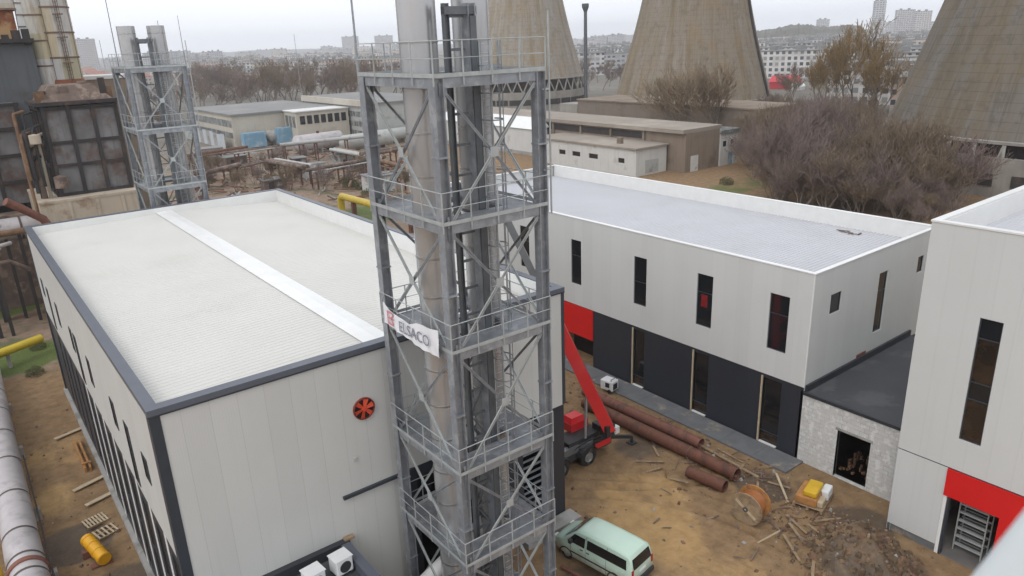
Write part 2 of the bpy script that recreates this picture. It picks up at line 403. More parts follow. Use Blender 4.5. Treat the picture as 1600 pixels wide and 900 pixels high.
M['ct_conc'] = mat('ct_conc', (.30,.28,.25), .9, 0, .2, .3, (.25,.23,.2), .25, (.5,.7), streak=.3)
M['wall_brown'] = mat('wall_brown', (.20,.165,.135), .9, 0, .12, .2, (.15,.12,.095), .15, (.5,.7), streak=.35)
M['hall_brown'] = mat('hall_brown', (.24,.19,.145), .9, 0, .12, .25, (.17,.13,.1), .2, (.5,.7), streak=.3)
M['roof_tan'] = mat('roof_tan', (.29,.25,.21), .9, 0, .12, .15, (.36,.32,.27), .1, (.5,.7))
M['roof_grey'] = mat('roof_grey', (.22,.22,.215), .9, 0, .12, .12, (.28,.26,.24), .1, (.5,.7))
M['wall_white'] = mat('wall_white', (.58,.58,.56), .85, 0, .08, .3, (.42,.4,.37), .3, (.55,.75), streak=.25)
M['wall_cream'] = mat('wall_cream', (.50,.46,.39), .9, 0, .1, .2, (.38,.34,.28), .2, (.55,.75), streak=.25)
M['strip_glass'] = mat('strip_glass', (.13,.14,.14), .3, 0, .5, .4, (.35,.36,.35), .5, (.5,.6))
M['strip_wall'] = mat('strip_wall', (.42,.43,.41), .85, 0, .12, .4, (.28,.27,.25), .4, (.5,.7))
M['sheet_blue'] = mat('sheet_blue', (.20,.36,.48), .6, 0, .15, .5, (.42,.48,.52), .5, (.5,.65))
M['sheet_pale'] = mat('sheet_pale', (.46,.50,.53), .6, 0, .15, .5, (.34,.3,.27), .5, (.55,.7))
M['bark'] = mat('bark', (.17,.14,.115), .95, 0, .25, 2)
M['bark_pale'] = mat('bark_pale', (.25,.215,.175), .95, 0, .25, 2)
M['twig_purple'] = mat('twig_purple', (.18,.135,.118), .95, 0, .3, .5)
M['twig_brown'] = mat('twig_brown', (.185,.138,.092), .95, 0, .3, .5)
M['twig_gold'] = mat('twig_gold', (.22,.145,.06), .95, 0, .3, .5)
M['twig_tan'] = mat('twig_tan', (.24,.18,.115), .95, 0, .3, .5)
M['leaf_olive'] = mat('leaf_olive', (.10,.105,.04), .9, 0, .35, .8)
M['tarp_red'] = mat('tarp_red', (.55,.05,.06), .6)
M['tarp_orange'] = mat('tarp_orange', (.72,.18,.03), .6)
M['block_pale'] = facade_mat('block_pale', (.68,.66,.63), 3.2, 2.9, .55, .58)
M['block_warm'] = facade_mat('block_warm', (.55,.47,.41), 2.8, 2.8, .45, .5)
M['block_grey'] = facade_mat('block_grey', (.50,.50,.505), 3.6, 3.0, .6, .45)
M['roof_tile'] = mat('roof_tile', (.30,.14,.10), .85, 0, .2, .5)
M['ladder'] = M['galv_light']

def brick_mat():
    m, t, b = nodes('annex_brick'); v = obj_vec(t); x, y, z = sep(t, v)
    cv = t.nodes.new('ShaderNodeCombineXYZ'); t.links.new(y, cv.inputs[0]); t.links.new(z, cv.inputs[1])
    br = t.nodes.new('ShaderNodeTexBrick'); t.links.new(cv.outputs[0], br.inputs['Vector'])
    br.inputs['Scale'].default_value = 1.0; br.inputs['Brick Width'].default_value = .52; br.inputs['Row Height'].default_value = .25
    br.inputs['Mortar Size'].default_value = .016; br.inputs['Mortar Smooth'].default_value = .3
    br.inputs['Color1'].default_value = (.62,.62,.605,1); br.inputs['Color2'].default_value = (.50,.49,.475,1); br.inputs['Mortar'].default_value = (.36,.345,.33,1)
    n1 = noise_n(t, v, .9, 6, .7); n2 = noise_n(t, v, 2.4, 5, .7)
    col = mix_n(t, math_n(t, 'MULTIPLY', smooth_n(t, n1, .36, .58), .8), br.outputs['Color'], (.55,.54,.515))
    col = mix_n(t, math_n(t, 'MULTIPLY', smooth_n(t, n2, .5, .62), .8), col, (.72,.715,.70))
    t.links.new(col, b.inputs['Base Color']); b.inputs['Roughness'].default_value = .9
    bump(t, b, math_n(t, 'ADD', math_n(t, 'MULTIPLY', br.outputs['Fac'], -1.), n2), .5, .03)
    return m
M['annex_brick'] = brick_mat()

def ground_mat():
    m, t, b = nodes('ground'); v = obj_vec(t)
    at = t.nodes.new('ShaderNodeVertexColor'); at.layer_name = 'zone'
    sx = t.nodes.new('ShaderNodeSeparateColor'); t.links.new(at.outputs['Color'], sx.inputs[0])
    sand, mud, grass = sx.outputs[0], sx.outputs[1], sx.outputs[2]
    at2 = t.nodes.new('ShaderNodeVertexColor'); at2.layer_name = 'far'
    sx2 = t.nodes.new('ShaderNodeSeparateColor'); t.links.new(at2.outputs['Color'], sx2.inputs[0])
    far, rust = sx2.outputs[0], sx2.outputs[1]
    n1 = noise_n(t, v, .22, 7, .62); n2 = noise_n(t, v, 1.3, 7, .68); n3 = noise_n(t, v, 7., 5, .7); n0 = noise_n(t, v, .02, 6, .6)
    base = ramp_n(t, n2, [(.25, (.14,.085,.042)), (.5, (.235,.148,.075)), (.75, (.31,.205,.11))])
    sandc = ramp_n(t, n2, [(.2, (.25,.155,.066)), (.5, (.39,.245,.105)), (.8, (.48,.32,.155))])
    mudc = ramp_n(t, n2, [(.2, (.06,.042,.028)), (.6, (.12,.082,.05)), (.8, (.17,.118,.072))])
    def br(x, k=.9): return smooth_n(t, math_n(t, 'ADD', x, math_n(t, 'MULTIPLY', math_n(t, 'SUBTRACT', n1, .5), k)), .35, .65)
    n5 = noise_n(t, v, .45, 6, .65, (1, .45, 1))
    sm_ = smooth_n(t, math_n(t, 'ADD', sand, math_n(t, 'MULTIPLY', math_n(t, 'SUBTRACT', n5, .5), 2.2)), .25, .85)
    col = mix_n(t, sm_, base, sandc)
    col = mix_n(t, br(mud, 1.2), col, mudc)
    rc = ramp_n(t, n2, [(.2, (.15,.10,.07)), (.5, (.25,.175,.125)), (.8, (.34,.25,.18))])
    rcn = mix_n(t, smooth_n(t, n1, .5, .62), rc, (.12,.115,.06))
    col = mix_n(t, br(rust), col, rcn)
    gr = ramp_n(t, n3, [(.3, (.05,.075,.014)), (.7, (.13,.17,.04))])
    col = mix_n(t, br(grass), col, gr)
    fc = ramp_n(t, n0, [(.3, (.115,.10,.08)), (.5, (.16,.145,.12)), (.7, (.21,.19,.17))])
    fc = mix_n(t, smooth_n(t, n1, .52, .7), fc, (.085,.085,.055))
    col = mix_n(t, far, col, fc)
    col = mix_n(t, math_n(t, 'MULTIPLY', smooth_n(t, n3, .55, .75), .3), col, (.34,.28,.2))
    t.links.new(col, b.inputs['Base Color'])
    ro = t.nodes.new('ShaderNodeMapRange'); t.links.new(br(mud), ro.inputs[0]); ro.inputs[3].default_value = .95; ro.inputs[4].default_value = .55
    t.links.new(ro.outputs[0], b.inputs['Roughness'])
    bump(t, b, math_n(t, 'ADD', n2, math_n(t, 'MULTIPLY', n3, .5)), .6, .12)
    return m
M['ground'] = ground_mat()

# ------------------------------------------------------------------ ground
def vnoise(x, y, s, seed=0.):
    return mnoise.noise(Vector((x*s+seed, y*s-seed*1.7, seed*.37)))
def sst(a, b, x):
    t = max(0., min(1., (x-a)/(b-a))); return t*t*(3-2*t)
def blob(x, y, cx, cy, r, k=.6):
    return 1-sst(r*k, r, math.hypot(x-cx, y-cy))
def box_d(x, y, x0, y0, x1, y1):
    return math.hypot(max(x0-x, 0, x-x1), max(y0-y, 0, y-y1))
def ground_z(x, y):
    near = 1-sst(60, 110, math.hypot(x-15, y-40))
    z = near*(.10*vnoise(x, y, .25, 3)+.05*vnoise(x, y, .9, 5)) + (1-near)*.0
    hp_ = blob(x, y, 30.7, 13.4, 3.5, .05); z += 1.7*hp_*(1+.45*vnoise(x, y, .8, 9)) + hp_*(.22*vnoise(x, y, 2.2, 15)+.12*vnoise(x, y, 4.5, 16))      # spoil heap
    z += .45*blob(x, y, 32.6, 14.6, 2.2, .05)
    z += .4*blob(x, y, 27.6, 35.5, 2.8, .1)
    z -= .25*blob(x, y, 1.2, 41.5, 2.4, .2)                                    # wet hollow by the big pipe
    if 22.5 < x < 37 and y < 42:
        z += .045*vnoise(x, y, 2.0, 31)+.03*vnoise(x, y, 4.1, 33)
        for cx, cy, R_ in ((18., 17.5, 11.2), (18., 17.5, 13.0), (40.0, 40.0, 17.6), (40.0, 40.0, 19.4)):
            q = abs(math.hypot(x-cx, y-cy)-R_); z -= .11*math.exp(-(q/.2)**2)*(1+.5*vnoise(x, y, 1.4, 40)); z += .05*math.exp(-((q-.42)/.18)**2)
    z += .5*max(0, vnoise(x, y, .05, 21))*sst(64, 80, y)*(1-sst(150, 200, y))
    for bx in ((3.61,25.8,22.75,63.4), (35.1,14,60,62), (34.6,-5,60,14)):
        k = sst(.2, 1.8, box_d(x, y, *bx)); z *= k
    return z
def axis2(lo, a, b, hi, fine, step, far):
    m = list(np.arange(a, b+1e-6, fine)); l = list(np.arange(a-step, lo-1e-6, -step))[::-1]; h = list(np.arange(m[-1]+step, hi+1e-6, step)); c = l+m+h
    s = step; x = c[-1]; up = []
    while x < far: s *= 1.22; x += s; up.append(x)
    s = step; x = c[0]; dn = []
    while x > -far: s *= 1.22; x -= s; dn.append(x)
    return dn[::-1]+c+up
gx = axis2(-9, 22.6, 37.2, 44, .15, .45, 3400); gy = axis2(6, 9, 41, 100, .15, .45, 3400)
g = MB(); zone = []; farc = []
nx, ny = len(gx), len(gy)
for j, y in enumerate(gy):
    for i, x in enumerate(gx):
        d = math.hypot(x, y)
        g.v.append((x, y, ground_z(x, y) if d < 260 else 0.))
        court = 1 if 22 < x < 38 and y < 60 else 0
        sand = max(blob(x, y, 25.2, 22.2, 4.8, .35), .75*blob(x, y, 27.5, 24.5, 4.5, .3), .45*blob(x, y, 24.5, 17, 5, .3), .62*blob(x, y, .6, 47, 3.2, .3), .55*blob(x, y, 1.6, 53, 4, .3), .4*blob(x, y, 24, 38, 6, .3))
        mud = max(.55*blob(x, y, 30.8, 13., 3.8, .5), blob(x, y, 33.2, 20.5, 2.6, .4)*.75, blob(x, y, 1.0, 41.3, 2.6, .5), .8*blob(x, y, 20, 21, 2.6, .3), .7*blob(x, y, 2.6, 35.5, 3.5, .3), .65*blob(x, y, 27.5, 31, 3.2, .3), .8*blob(x, y, 34, 15, 2.6, .4), .6*blob(x, y, 31, 28, 3, .3))
        grass = max(blob(x, y, .5, 92, 7, .4), blob(x, y, .8, 74, 5.5, .4), .65*blob(x, y, 52, 103, 10, .4), .6*blob(x, y, 108, 74, 11, .5), .5*blob(x, y, -4, 66, 5, .3), .5*blob(x, y, 27, 37, 3.2, .2), .35*blob(x, y, 34.2, 26, 3.0, .2))
        rust = sst(62, 76, y)*(1-sst(190, 225, y))*(1-sst(70, 100, x))
        far = sst(150, 260, d)
        zone.append((sand, mud, grass, 1)); farc.append((far, rust*.9, 0, 1))
for j in range(ny-1):
    for i in range(nx-1): g.f.append((j*nx+i, j*nx+i+1, (j+1)*nx+i+1, (j+1)*nx+i))
g.mi = [0]*len(g.f)
go = part('ground', g, M['ground'], smooth=60); tag(go, kind='structure')
for nm, arr in (('zone', zone), ('far', farc)):
    ca = go.data.color_attributes.new(nm, 'FLOAT_COLOR', 'POINT')
    ca.data.foreach_set('color', [c for q in arr for c in q])

# pavement strip along the white office block
pm = MB()
for k in range(10):
    y0 = 20.3+k*2.4; pm.box(35.25, y0, -.3, 37.08, y0+2.385, .12+.004*(k % 3))
tag(part('pavement', pm, M['pave']), kind='structure')

# ------------------------------------------------------------------ building helpers
def wall(mb, ax, c, sg, a0, a1, z0, z1, holes=(), depth=.16, m=0):
    """outer wall face in the plane ax = c (outward side sg), with recessed openings (a0, a1, z0, z1)"""
    A = sorted({a0, a1, *[h[0] for h in holes], *[h[1] for h in holes]}); Z = sorted({z0, z1, *[h[2] for h in holes], *[h[3] for h in holes]})
    A = [a for a in A if a0 <= a <= a1]; Z = [z for z in Z if z0 <= z <= z1]
    P = (lambda d, a, z: (c-sg*d, a, z)) if ax == 'x' else (lambda d, a, z: (a, c-sg*d, z))
    flip = (sg < 0) == (ax == 'x')
    def quad(p): mb.add(p, [(0,1,2,3) if not flip else (3,2,1,0)], m)
    for i in range(len(A)-1):
        for j in range(len(Z)-1):
            ca, cz = (A[i]+A[i+1])/2, (Z[j]+Z[j+1])/2
            if any(h[0] < ca < h[1] and h[2] < cz < h[3] for h in holes): continue
            quad([P(0, A[i], Z[j]), P(0, A[i+1], Z[j]), P(0, A[i+1], Z[j+1]), P(0, A[i], Z[j+1])])
    for h in holes:
        b0, b1, y0, y1 = max(h[0], a0), min(h[1], a1), max(h[2], z0), min(h[3], z1)
        quad([P(0,b0,y0), P(0,b0,y1), P(depth,b0,y1), P(depth,b0,y0)]); quad([P(0,b1,y1), P(0,b1,y0), P(depth,b1,y0), P(depth,b1,y1)])
        quad([P(0,b1,y0), P(0,b0,y0), P(depth,b0,y0), P(depth,b1,y0)]); quad([P(0,b0,y1), P(0,b1,y1), P(depth,b1,y1), P(depth,b0,y1)])
    # back face gives the wall its thickness
    q = [P(depth, a0, z0), P(depth, a1, z0), P(depth, a1, z1), P(depth, a0, z1)]
    if not holes: mb.add(q, [(3,2,1,0) if not flip else (0,1,2,3)], m)
def abox(mb, ax, c, sg, d0, d1, a0, a1, z0, z1, m=0):
    if ax == 'x': mb.box(c-sg*d0, a0, z0, c-sg*d1, a1, z1, m)
    else: mb.box(a0, c-sg*d0, z0, a1, c-sg*d1, z1, m)
def window(parent, ax, c, sg, a0, a1, z0, z1, fm, gm, mull=(), depth=.16, fw=.05, name='window', label=None):
    f = MB(); d0, d1 = depth-.09, depth-.02
    abox(f, ax, c, sg, d0, d1, a0+.002, a0+fw, z0+.002, z1-.002); abox(f, ax, c, sg, d0, d1, a1-fw, a1-.002, z0+.002, z1-.002)
    abox(f, ax, c, sg, d0, d1, a0+fw, a1-fw, z0+.002, z0+fw); abox(f, ax, c, sg, d0, d1, a0+fw, a1-fw, z1-fw, z1-.002)
    for q in mull: abox(f, ax, c, sg, d0, d1, a0+fw, a1-fw, q-fw/2, q+fw/2)
    o = part(name, f, fm, parent)
    if label: o['label'] = label
    zs = [z0, *mull, z1]
    for k in range(len(zs)-1):
        p = MB(); abox(p, ax, c, sg, depth-.05, depth+.01, a0+.01, a1-.01, zs[k]+.01, zs[k+1]-.01)
        g_ = gm[k % len(gm)] if isinstance(gm, (list, tuple)) else gm
        part('pane', p, g_, o)
    return o
def rib_roof(mb, x0, x1, y0, y1, zf, pitch=.3, h=.035, ridge=None):
    """trapezoidal sheet roof: ribs run along x, zf(x) gives the height"""
    xs = [x0] + ([ridge] if ridge else []) + [x1]; y = y0; prof = []
    while y < y1-pitch:
        prof += [(y, 0), (y+pitch*.62, 0), (y+pitch*.72, h), (y+pitch*.9, h)]; y += pitch
    prof.append((y1, 0))
    n = len(prof); vs = [(x, yy, zf(x)+zz) for x in xs for yy, zz in prof]
    mb.add(vs, [(i*n+k, (i+1)*n+k, (i+1)*n+k+1, i*n+k+1) for i in range(len(xs)-1) for k in range(n-1)])

# ------------------------------------------------------------------ engine hall (large pale box on the left)
HX0, HX1, HY0, HY1, HZ = 3.61, 22.75, 25.8, 63.4, 13.34
hall = thing('engine_hall', 'large pale grey hall with light ribbed roof, dark trims and a red wall fan', 'hall', (HX0, HY0, 0))
wz1 = HZ-.23
short = [(60.3,8.8), (53.2,8.5), (47.5,8.6), (41.7,8.5), (35.5,8.6), (29.1,8.9)]; tall = [57.3, 45.9, 32.4]
holesL = [(y-.45, y+.45, zb, 10.05) for y, zb in short] + [(y-.45, y+.45, 7.15, 10.1) for y in tall]
mb = MB(); wall(mb, 'x', HX0, -1, HY0+.35, HY1, 6.85, wz1, holesL, .06); part('wall', mb, M['hall_panel'], hall)
for h in holesL: window(hall, 'x', HX0, -1, *h, M['trim_dark'], M['glass_dull'], depth=.06)
holesD = [(26.9+2.6*k, 27.9+2.6*k, .9, 6.2) for k in range(13)]
mb = MB(); wall(mb, 'x', HX0+.06, -1, HY0+.35, HY1, .35, 6.82, holesD, .08); part('lower_wall', mb, M['dark_panel'], hall)
for h in holesD: window(hall, 'x', HX0+.06, -1, *h, M['trim_dark'], M['glass_dull'], mull=(3.5,), depth=.08)
for k in range(8):
    mb = MB(); mb.box(HX0+.045, 28.45+2.6*k, .4, HX0+.058, 28.85+2.6*k, 6.78)
    part('cladding_strip', mb, M['cap_white'], hall)
mb = MB(); mb.box(HX0-.18, HY0-.1, -.4, HX0+.3, HY1, .3); part('plinth', mb, M['concrete'], hall)
# near end wall
DX = 13.35
mb = MB(); wall(mb, 'y', HY0, -1, HX0+.3, HX1-.12, 6.9, wz1); 
wall(mb, 'y', HY0, -1, HX0+.3, DX, -.2, 6.9); part('wall', mb, M['hall_panel'], hall)
hd = [(13.75, 16.7, 0, 6.3), (17.6, 18.9, .2, 3.0), (19.9, 21.4, .4, 5.9)]
mb = MB(); wall(mb, 'y', HY0+.05, -1, DX, HX1-.04, -.2, 6.87, hd, .25); part('lower_wall', mb, M['dark_panel'], hall)
mb = MB(); wall(mb, 'x', HX1, 1, HY0+.3, HY1, 6.9, wz1); part('wall', mb, M['hall_panel'], hall)
mb = MB(); wall(mb, 'x', HX1-.05, 1, HY0+.3, HY1, -.2, 6.88); part('lower_wall', mb, M['dark_panel'], hall)
mb = MB(); wall(mb, 'y', HY1, 1, HX0, HX1, -.2, wz1); part('wall', mb, M['hall_panel'], hall)
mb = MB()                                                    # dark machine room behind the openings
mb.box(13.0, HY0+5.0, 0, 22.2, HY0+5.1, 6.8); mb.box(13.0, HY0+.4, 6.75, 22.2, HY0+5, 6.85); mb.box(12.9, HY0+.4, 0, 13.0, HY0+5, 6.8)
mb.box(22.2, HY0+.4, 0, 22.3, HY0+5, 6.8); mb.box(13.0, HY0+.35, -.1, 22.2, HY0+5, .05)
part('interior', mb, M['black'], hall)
mb = MB()
for k in range(14): mb.beam((19.92, HY0+.17, .6+k*.38), (21.38, HY0+.17, .6+k*.38), .12, .02, up=(0,-.6,1))
part('louvre', mb, M['steel_dark'], hall)
mb = MB(); mb.box(19.3, HY0-.95, -.3, HX1+.25, HY0-.02, .36); part('ledge', mb, M['concrete'], hall)
# canopy rail on the wall
mb = MB(); mb.box(10.15, HY0-.14, 6.79, DX+.2, HY0-.003, 6.93); part('rail', mb, M['trim_dark'], hall)
# corner trims and parapet caps
mb = MB(); mb.box(HX0-.03, HY0-.03, -.2, HX0+.34, HY0+.12, wz1+.02); mb.box(HX0-.031, HY0+.12, -.2, HX0+.12, HY0+.42, wz1+.021); part('corner_trim', mb, M['trim_dark'], hall)
mb = MB(); mb.box(HX1-.16, HY0-.03, 6.93, HX1+.03, HY0+.3, wz1+.02); part('corner_trim', mb, M['trim_dark'], hall)
mb = MB(); mb.box(HX0-.05, HY1-.2, -.2, HX0+.1, HY1+.04, wz1+.02); part('corner_trim', mb, M['trim_dark'], hall)
cw = .37
mb = MB(); mb.box(HX0-.06, HY0-.06, wz1, HX0+cw, HY1+.05, HZ); part('parapet_cap', mb, M['cap_grey'], hall)
mb = MB(); mb.box(HX0+cw, HY0-.062, wz1+.002, HX1+.04, HY0+.42, HZ-.003); part('parapet_cap', mb, M['cap_grey'], hall)
mb = MB(); mb.box(HX1-.34, HY0+.42, wz1+.001, HX1+.042, HY1+.05, HZ-.002); part('parapet_cap', mb, M['cap_grey'], hall)
mb = MB(); mb.box(HX0+cw, HY1-.30, wz1+.003, HX1-.34, HY1+.052, HZ-.001); part('parapet_cap', mb, M['cap_grey'], hall)
mb = MB(); mb.box(HX0-.065, HY0-.068, wz1-.06, HX1+.046, HY0-.0, wz1-.003); part('drip_edge', mb, M['trim_dark'], hall)
mb = MB(); mb.box(HX0+cw, HY1-.36, 12.2, HX1-.4, HY1-.302, HZ-.06); mb.box(HX1-.41, HY0+.4, 11.9, HX1-.342, HY1-.3, HZ-.06)
mb.box(HX0+cw, HY0+.421, 12.2, HX1-.4, HY0+.48, HZ-.06); part('parapet_lining', mb, M['cap_white'], hall)
RX = 13.1
rz = lambda x: 12.86-(RX-x)*.022 if x < RX else 12.86-(x-RX)*.062
mb = MB(); rib_roof(mb, HX0+.3, HX1-.35, HY0+.45, HY1-.33, rz, .32, .028, RX); part('roof', mb, M['roof_white'], hall)
mb = MB()
vs = []
for y in (HY0+.45, HY1-.34):
    for dx, dz in ((-.62, .03), (-.60, .055), (-.2, .10), (0, .13), (.2, .10), (.60, .055), (.62, .03)): vs.append((RX+dx, y, 12.87+dz))
mb.add(vs, [(k, k+1, 8+k, 7+k) for k in range(6)] + [tuple(range(7))[::-1], tuple(range(7, 14))])
part('ridge_cap', mb, M['cap_white'], hall)
# axial fan
FX, FZ = 11.54, 10.63
mb = MB(); mb.lathe((FX, HY0-.05, FZ), [(.49, .047), (.49, -.05), (.45, -.05), (.45, .0)], 28, 'y'); fan = part('exhaust_fan', mb, M['fan_dark'], hall, 40)
mb = MB(); mb.lathe((FX, HY0-.012, FZ), [(.46, .0), (.46, -.006), (0, -.006)], 28, 'y'); part('back_plate', mb, M['black'], fan)
for k in range(6):
    t = k*PI/3+.3; mb = MB()
    c, s = math.cos(t), math.sin(t)
    pts = [(.08, -.05), (.42, -.12), (.42, .09), (.08, .05)]
    mb.add([(FX+c*r-s*q, HY0-.085+q*.3, FZ+s*r+c*q) for r, q in pts] + [(FX+c*r-s*q, HY0-.06+q*.3, FZ+s*r+c*q) for r, q in pts],
           [(0,1,2,3),(7,6,5,4),(0,4,5,1),(1,5,6,2),(2,6,7,3),(3,7,4,0)])
    part('blade', mb, M['fan_red'], fan)
mb = MB(); mb.lathe((FX, HY0-.12, FZ), [(.0, 0), (.11, 0), (.11, .1)], 14, 'y'); part('hub', mb, M['fan_red'], fan, 40)
mb = MB(); mb.box(10.83, HY0-.06, 8.35, 10.97, HY0-.003, 8.53); part('sensor_box', mb, M['strip_wall'], hall)

# low dark-roofed annex at the foot of the end wall, with rooftop units
ann = thing('low_annex', 'low dark-roofed annex with dark parapet at the foot of the pale hall end wall', 'annex', (7.5, 22, 0))
mb = MB(); mb.box(2.5, 18.5, -.2, 9.95, HY0-.003, 4.35); part('wall', mb, M['dark_panel'], ann)
mb = MB(); mb.box(2.7, 18.7, 4.352, 9.75, HY0-.2, 4.42); part('roof', mb, M['roof_black'], ann)
mb = MB(); mb.box(9.68, 18.4, 4.36, 10.08, HY0-.22, 4.87); part('parapet', mb, M['cap_grey'], ann)
mb = MB(); mb.box(2.4, HY0-.3, 4.36, 10.12, HY0-.004, 4.91); part('parapet', mb, M['cap_dark'], ann)
mb = MB(); mb.box(9.9, HY0-.26, 4.88, 10.35, HY0-.03, 4.99); part('gutter_end', mb, M['wood'], ann)
def roof_unit(x, y, label):
    u = thing('rooftop_unit', label, 'ventilation unit', (x, y, 4.42), .1, 'white units on the low dark roof')
    mb = MB(); mb.box(-.38, -.34, .12, .38, .34, .82); o = part('casing', mb, M['white_paint'], u, world=False)
    bv = o.modifiers.new('b', 'BEVEL'); bv.width = .06; bv.segments = 2
    mb = MB(); mb.lathe((.02, -.345, .45), [(.0, .0), (.22, .0), (.24, -.012), (.26, .0)], 18, 'y'); part('fan_grille', mb, M['plastic_dark'], u, world=False)
    for sx in (-.28, .28):
        mb = MB(); mb.box(sx-.06, -.36, 0, sx+.06, .36, .12); part('foot', mb, M['plastic_dark'], u, world=False)
    mb = MB(); mb.box(-.40, -.36, .825, .40, .36, .85); part('lid', mb, M['white_paint'], u, world=False)
roof_unit(9.18, 24.45, 'white boxy ventilation unit with a round dark grille, nearer the corner of the dark parapet')
roof_unit(7.95, 24.35, 'white ventilation unit farther from the parapet corner, half cut off by the frame')
dct = thing('insulated_duct', 'short white insulated duct leaving the dark opening at the foot of the steel tower', 'duct', (14, 25, 0))
d0, d1 = atz(706, 868, 3.3), atz(662, 912, 2.2); e_ = (d0-d1).normalized()
mb = MB(); mb.path([d0+e_*2.6, d0+e_*.6, d0, d1], .36, 18); part('jacket', mb, M['white_paint'], dct, 50)
mb = MB(); e_ = (d0-d1).normalized(); mb.tube(d1-e_*.02, d1+e_*.12, .38, n=18); part('flange', mb, M['galv'], dct, 40)
mb = MB(); mb.box(d0.x-.08, d0.y-.08, -.2, d0.x+.08, d0.y+.08, d0.z-.2); part('support', mb, M['galv'], dct)

# ------------------------------------------------------------------ white office block behind the courtyard
OX, OY0, OY1, OX1, OZ = 37.13, 20.74, 60.5, 52.4, 11.94
off = thing('office_block', 'long white panel-clad block with narrow dark windows over a charcoal ground floor', 'building', (OX, OY0, 0))
ws = [(22.15, 23.45), (27.6, 28.85), (33.25, 34.45), (39.95, 41.1), (46.3, 47.5), (52.3, 53.5)]
hw = [(a, b, 6.58, 10.16) for a, b in ws]
mb = MB(); wall(mb, 'x', OX, -1, OY0+.0, OY1, 4.86, OZ-.06, hw); part('wall', mb, M['white_panel'], off)
for k, h in enumerate(hw):
    mull = (8.3,) if k == 2 else (8.9,)
    window(off, 'x', OX, -1, *h, M['trim_dark'], M['glass'], mull=mull)
mb = MB(); mb.box(OX+.10, 28.05, 7.9, OX+.108, 28.55, 8.75); part('sheet', mb, M['sheet_red'], off)['label'] = 'red sheet showing inside the third window'
sw = [(39.1, 40.3, 8.95, 10.2), (44.75, 45.85, 6.2, 10.25), (49.9, 50.75, 9.1, 10.25)]
mb = MB(); wall(mb, 'y', OY0, -1, OX+.0, OX1, 4.4, OZ-.062, sw); part('wall', mb, M['white_panel'], off)
for k, h in enumerate(sw): window(off, 'y', OY0, -1, *h, M['trim_dark'], M['glass'], mull=(9.0,) if k == 1 else ())
mb = MB(); wall(mb, 'x', OX1, 1, OY0, OY1, 0, OZ-.06); wall(mb, 'y', OY1, 1, OX, OX1, 0, OZ-.06); part('wall', mb, M['white_panel'], off)
mb = MB(); mb.box(OX-.012, OY0-.012, 4.86, OX+.06, OY0+.05, OZ-.07); part('corner_trim', mb, M['cap_white'], off)
doors = [(22.2, 23.6), (27.65, 28.95), (33.35, 34.5), (39.9, 41.2)]
hd = [(a, b, .13, 4.6) for a, b in doors] + [(42.3, 44.2, .13, 4.5)]
RP = (38.68, 42.0)
hd = [h for h in hd if not (h[0] > 39 and h[1] < 42)]
mb = MB(); wall(mb, 'x', OX+.05, -1, OY0+.05, RP[0], -.1, 4.83, [h for h in hd if h[1] < 38]); part('lower_wall', mb, M['dark_panel'], off); mb = MB(); wall(mb, 'x', OX+.05, -1, RP[1], OY1, -.1, 4.83, [h for h in hd if h[0] > 42]); part('lower_wall', mb, M['dark_panel'], off)
mb = MB(); mb.box(OX+.05, OY0+.004, -.1, OX+.35, OY0+.2, 4.6); part('lower_wall', mb, M['dark_panel'], off)
mb = MB(); mb.box(OX-.02, RP[0], 2.3, OX+.3, RP[1]+.6, 4.8); part('red_cladding', mb, M['red_panel'], off)
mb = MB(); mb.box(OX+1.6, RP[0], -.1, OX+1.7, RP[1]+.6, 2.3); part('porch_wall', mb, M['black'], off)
for a, b in doors[:3]:
    o = window(off, 'x', OX+.05, -1, a, b, .13, 4.6, M['trim_dark'], [M['glass_brown'], M['glass']], mull=(.9,), name='glazed_door')
    mb = MB(); mb.box(OX-.05, b-.11, .13, OX+.02, b, 4.7); part('jamb', mb, M['wood_pale'], o)
    mb = MB(); mb.box(OX-.06, a+.05, .13, OX+.1, b-.15, .2); part('sill', mb, M['cap_white'], o)
mb = MB(); rib_roof(mb, OX+.2, OX1-.3, OY0+.25, OY1-.3, lambda x: 10.72+.004*(x-OX), .30, .04); part('roof', mb, M['roof_blue'], off)
mb = MB(); mb.box(OX-.04, OY0-.04, OZ-.06, OX+.26, OY1+.03, OZ); part('parapet_cap', mb, M['cap_white'], off)
mb = MB(); mb.box(OX+.26, OY0-.042, OZ-.061, OX1+.03, OY0+.24, OZ-.002); part('parapet_cap', mb, M['cap_white'], off)
mb = MB(); mb.box(OX1-.30, OY0+.24, OZ-.062, OX1+.032, OY1+.03, OZ+.005); part('parapet_cap', mb, M['cap_white'], off)
mb = MB(); mb.box(OX+.26, OY1-.3, OZ-.063, OX1-.3, OY1+.02, OZ-.001); part('parapet_cap', mb, M['cap_white'], off)
mb = MB(); mb.box(OX1-.34, OY0+.24, 10.6, OX1-.3, OY1-.3, OZ-.07); mb.box(OX+.22, OY0+.24, 10.6, OX1-.34, OY0+.28, OZ-.065); part('parapet_lining', mb, M['cap_white'], off)
mb = MB()
for k in range(5): mb.beam((50.3+rnd.random()*.8, 25.0+rnd.random()*2.2, 10.85), (50.5+rnd.random()*.9, 25.2+rnd.random()*2.4, 10.86), .1, .04)
part('roof_offcuts', mb, M['junk_brown'], off)
mb = MB(); mb.box(43.0, OY0-.05, 5.0, 44.1, OY0-.004, 5.2); mb.box(42.9, OY0-.12, 4.72, 43.9, OY0-.004, 4.95); part('cable_box', mb, [M['rust_red']], off)

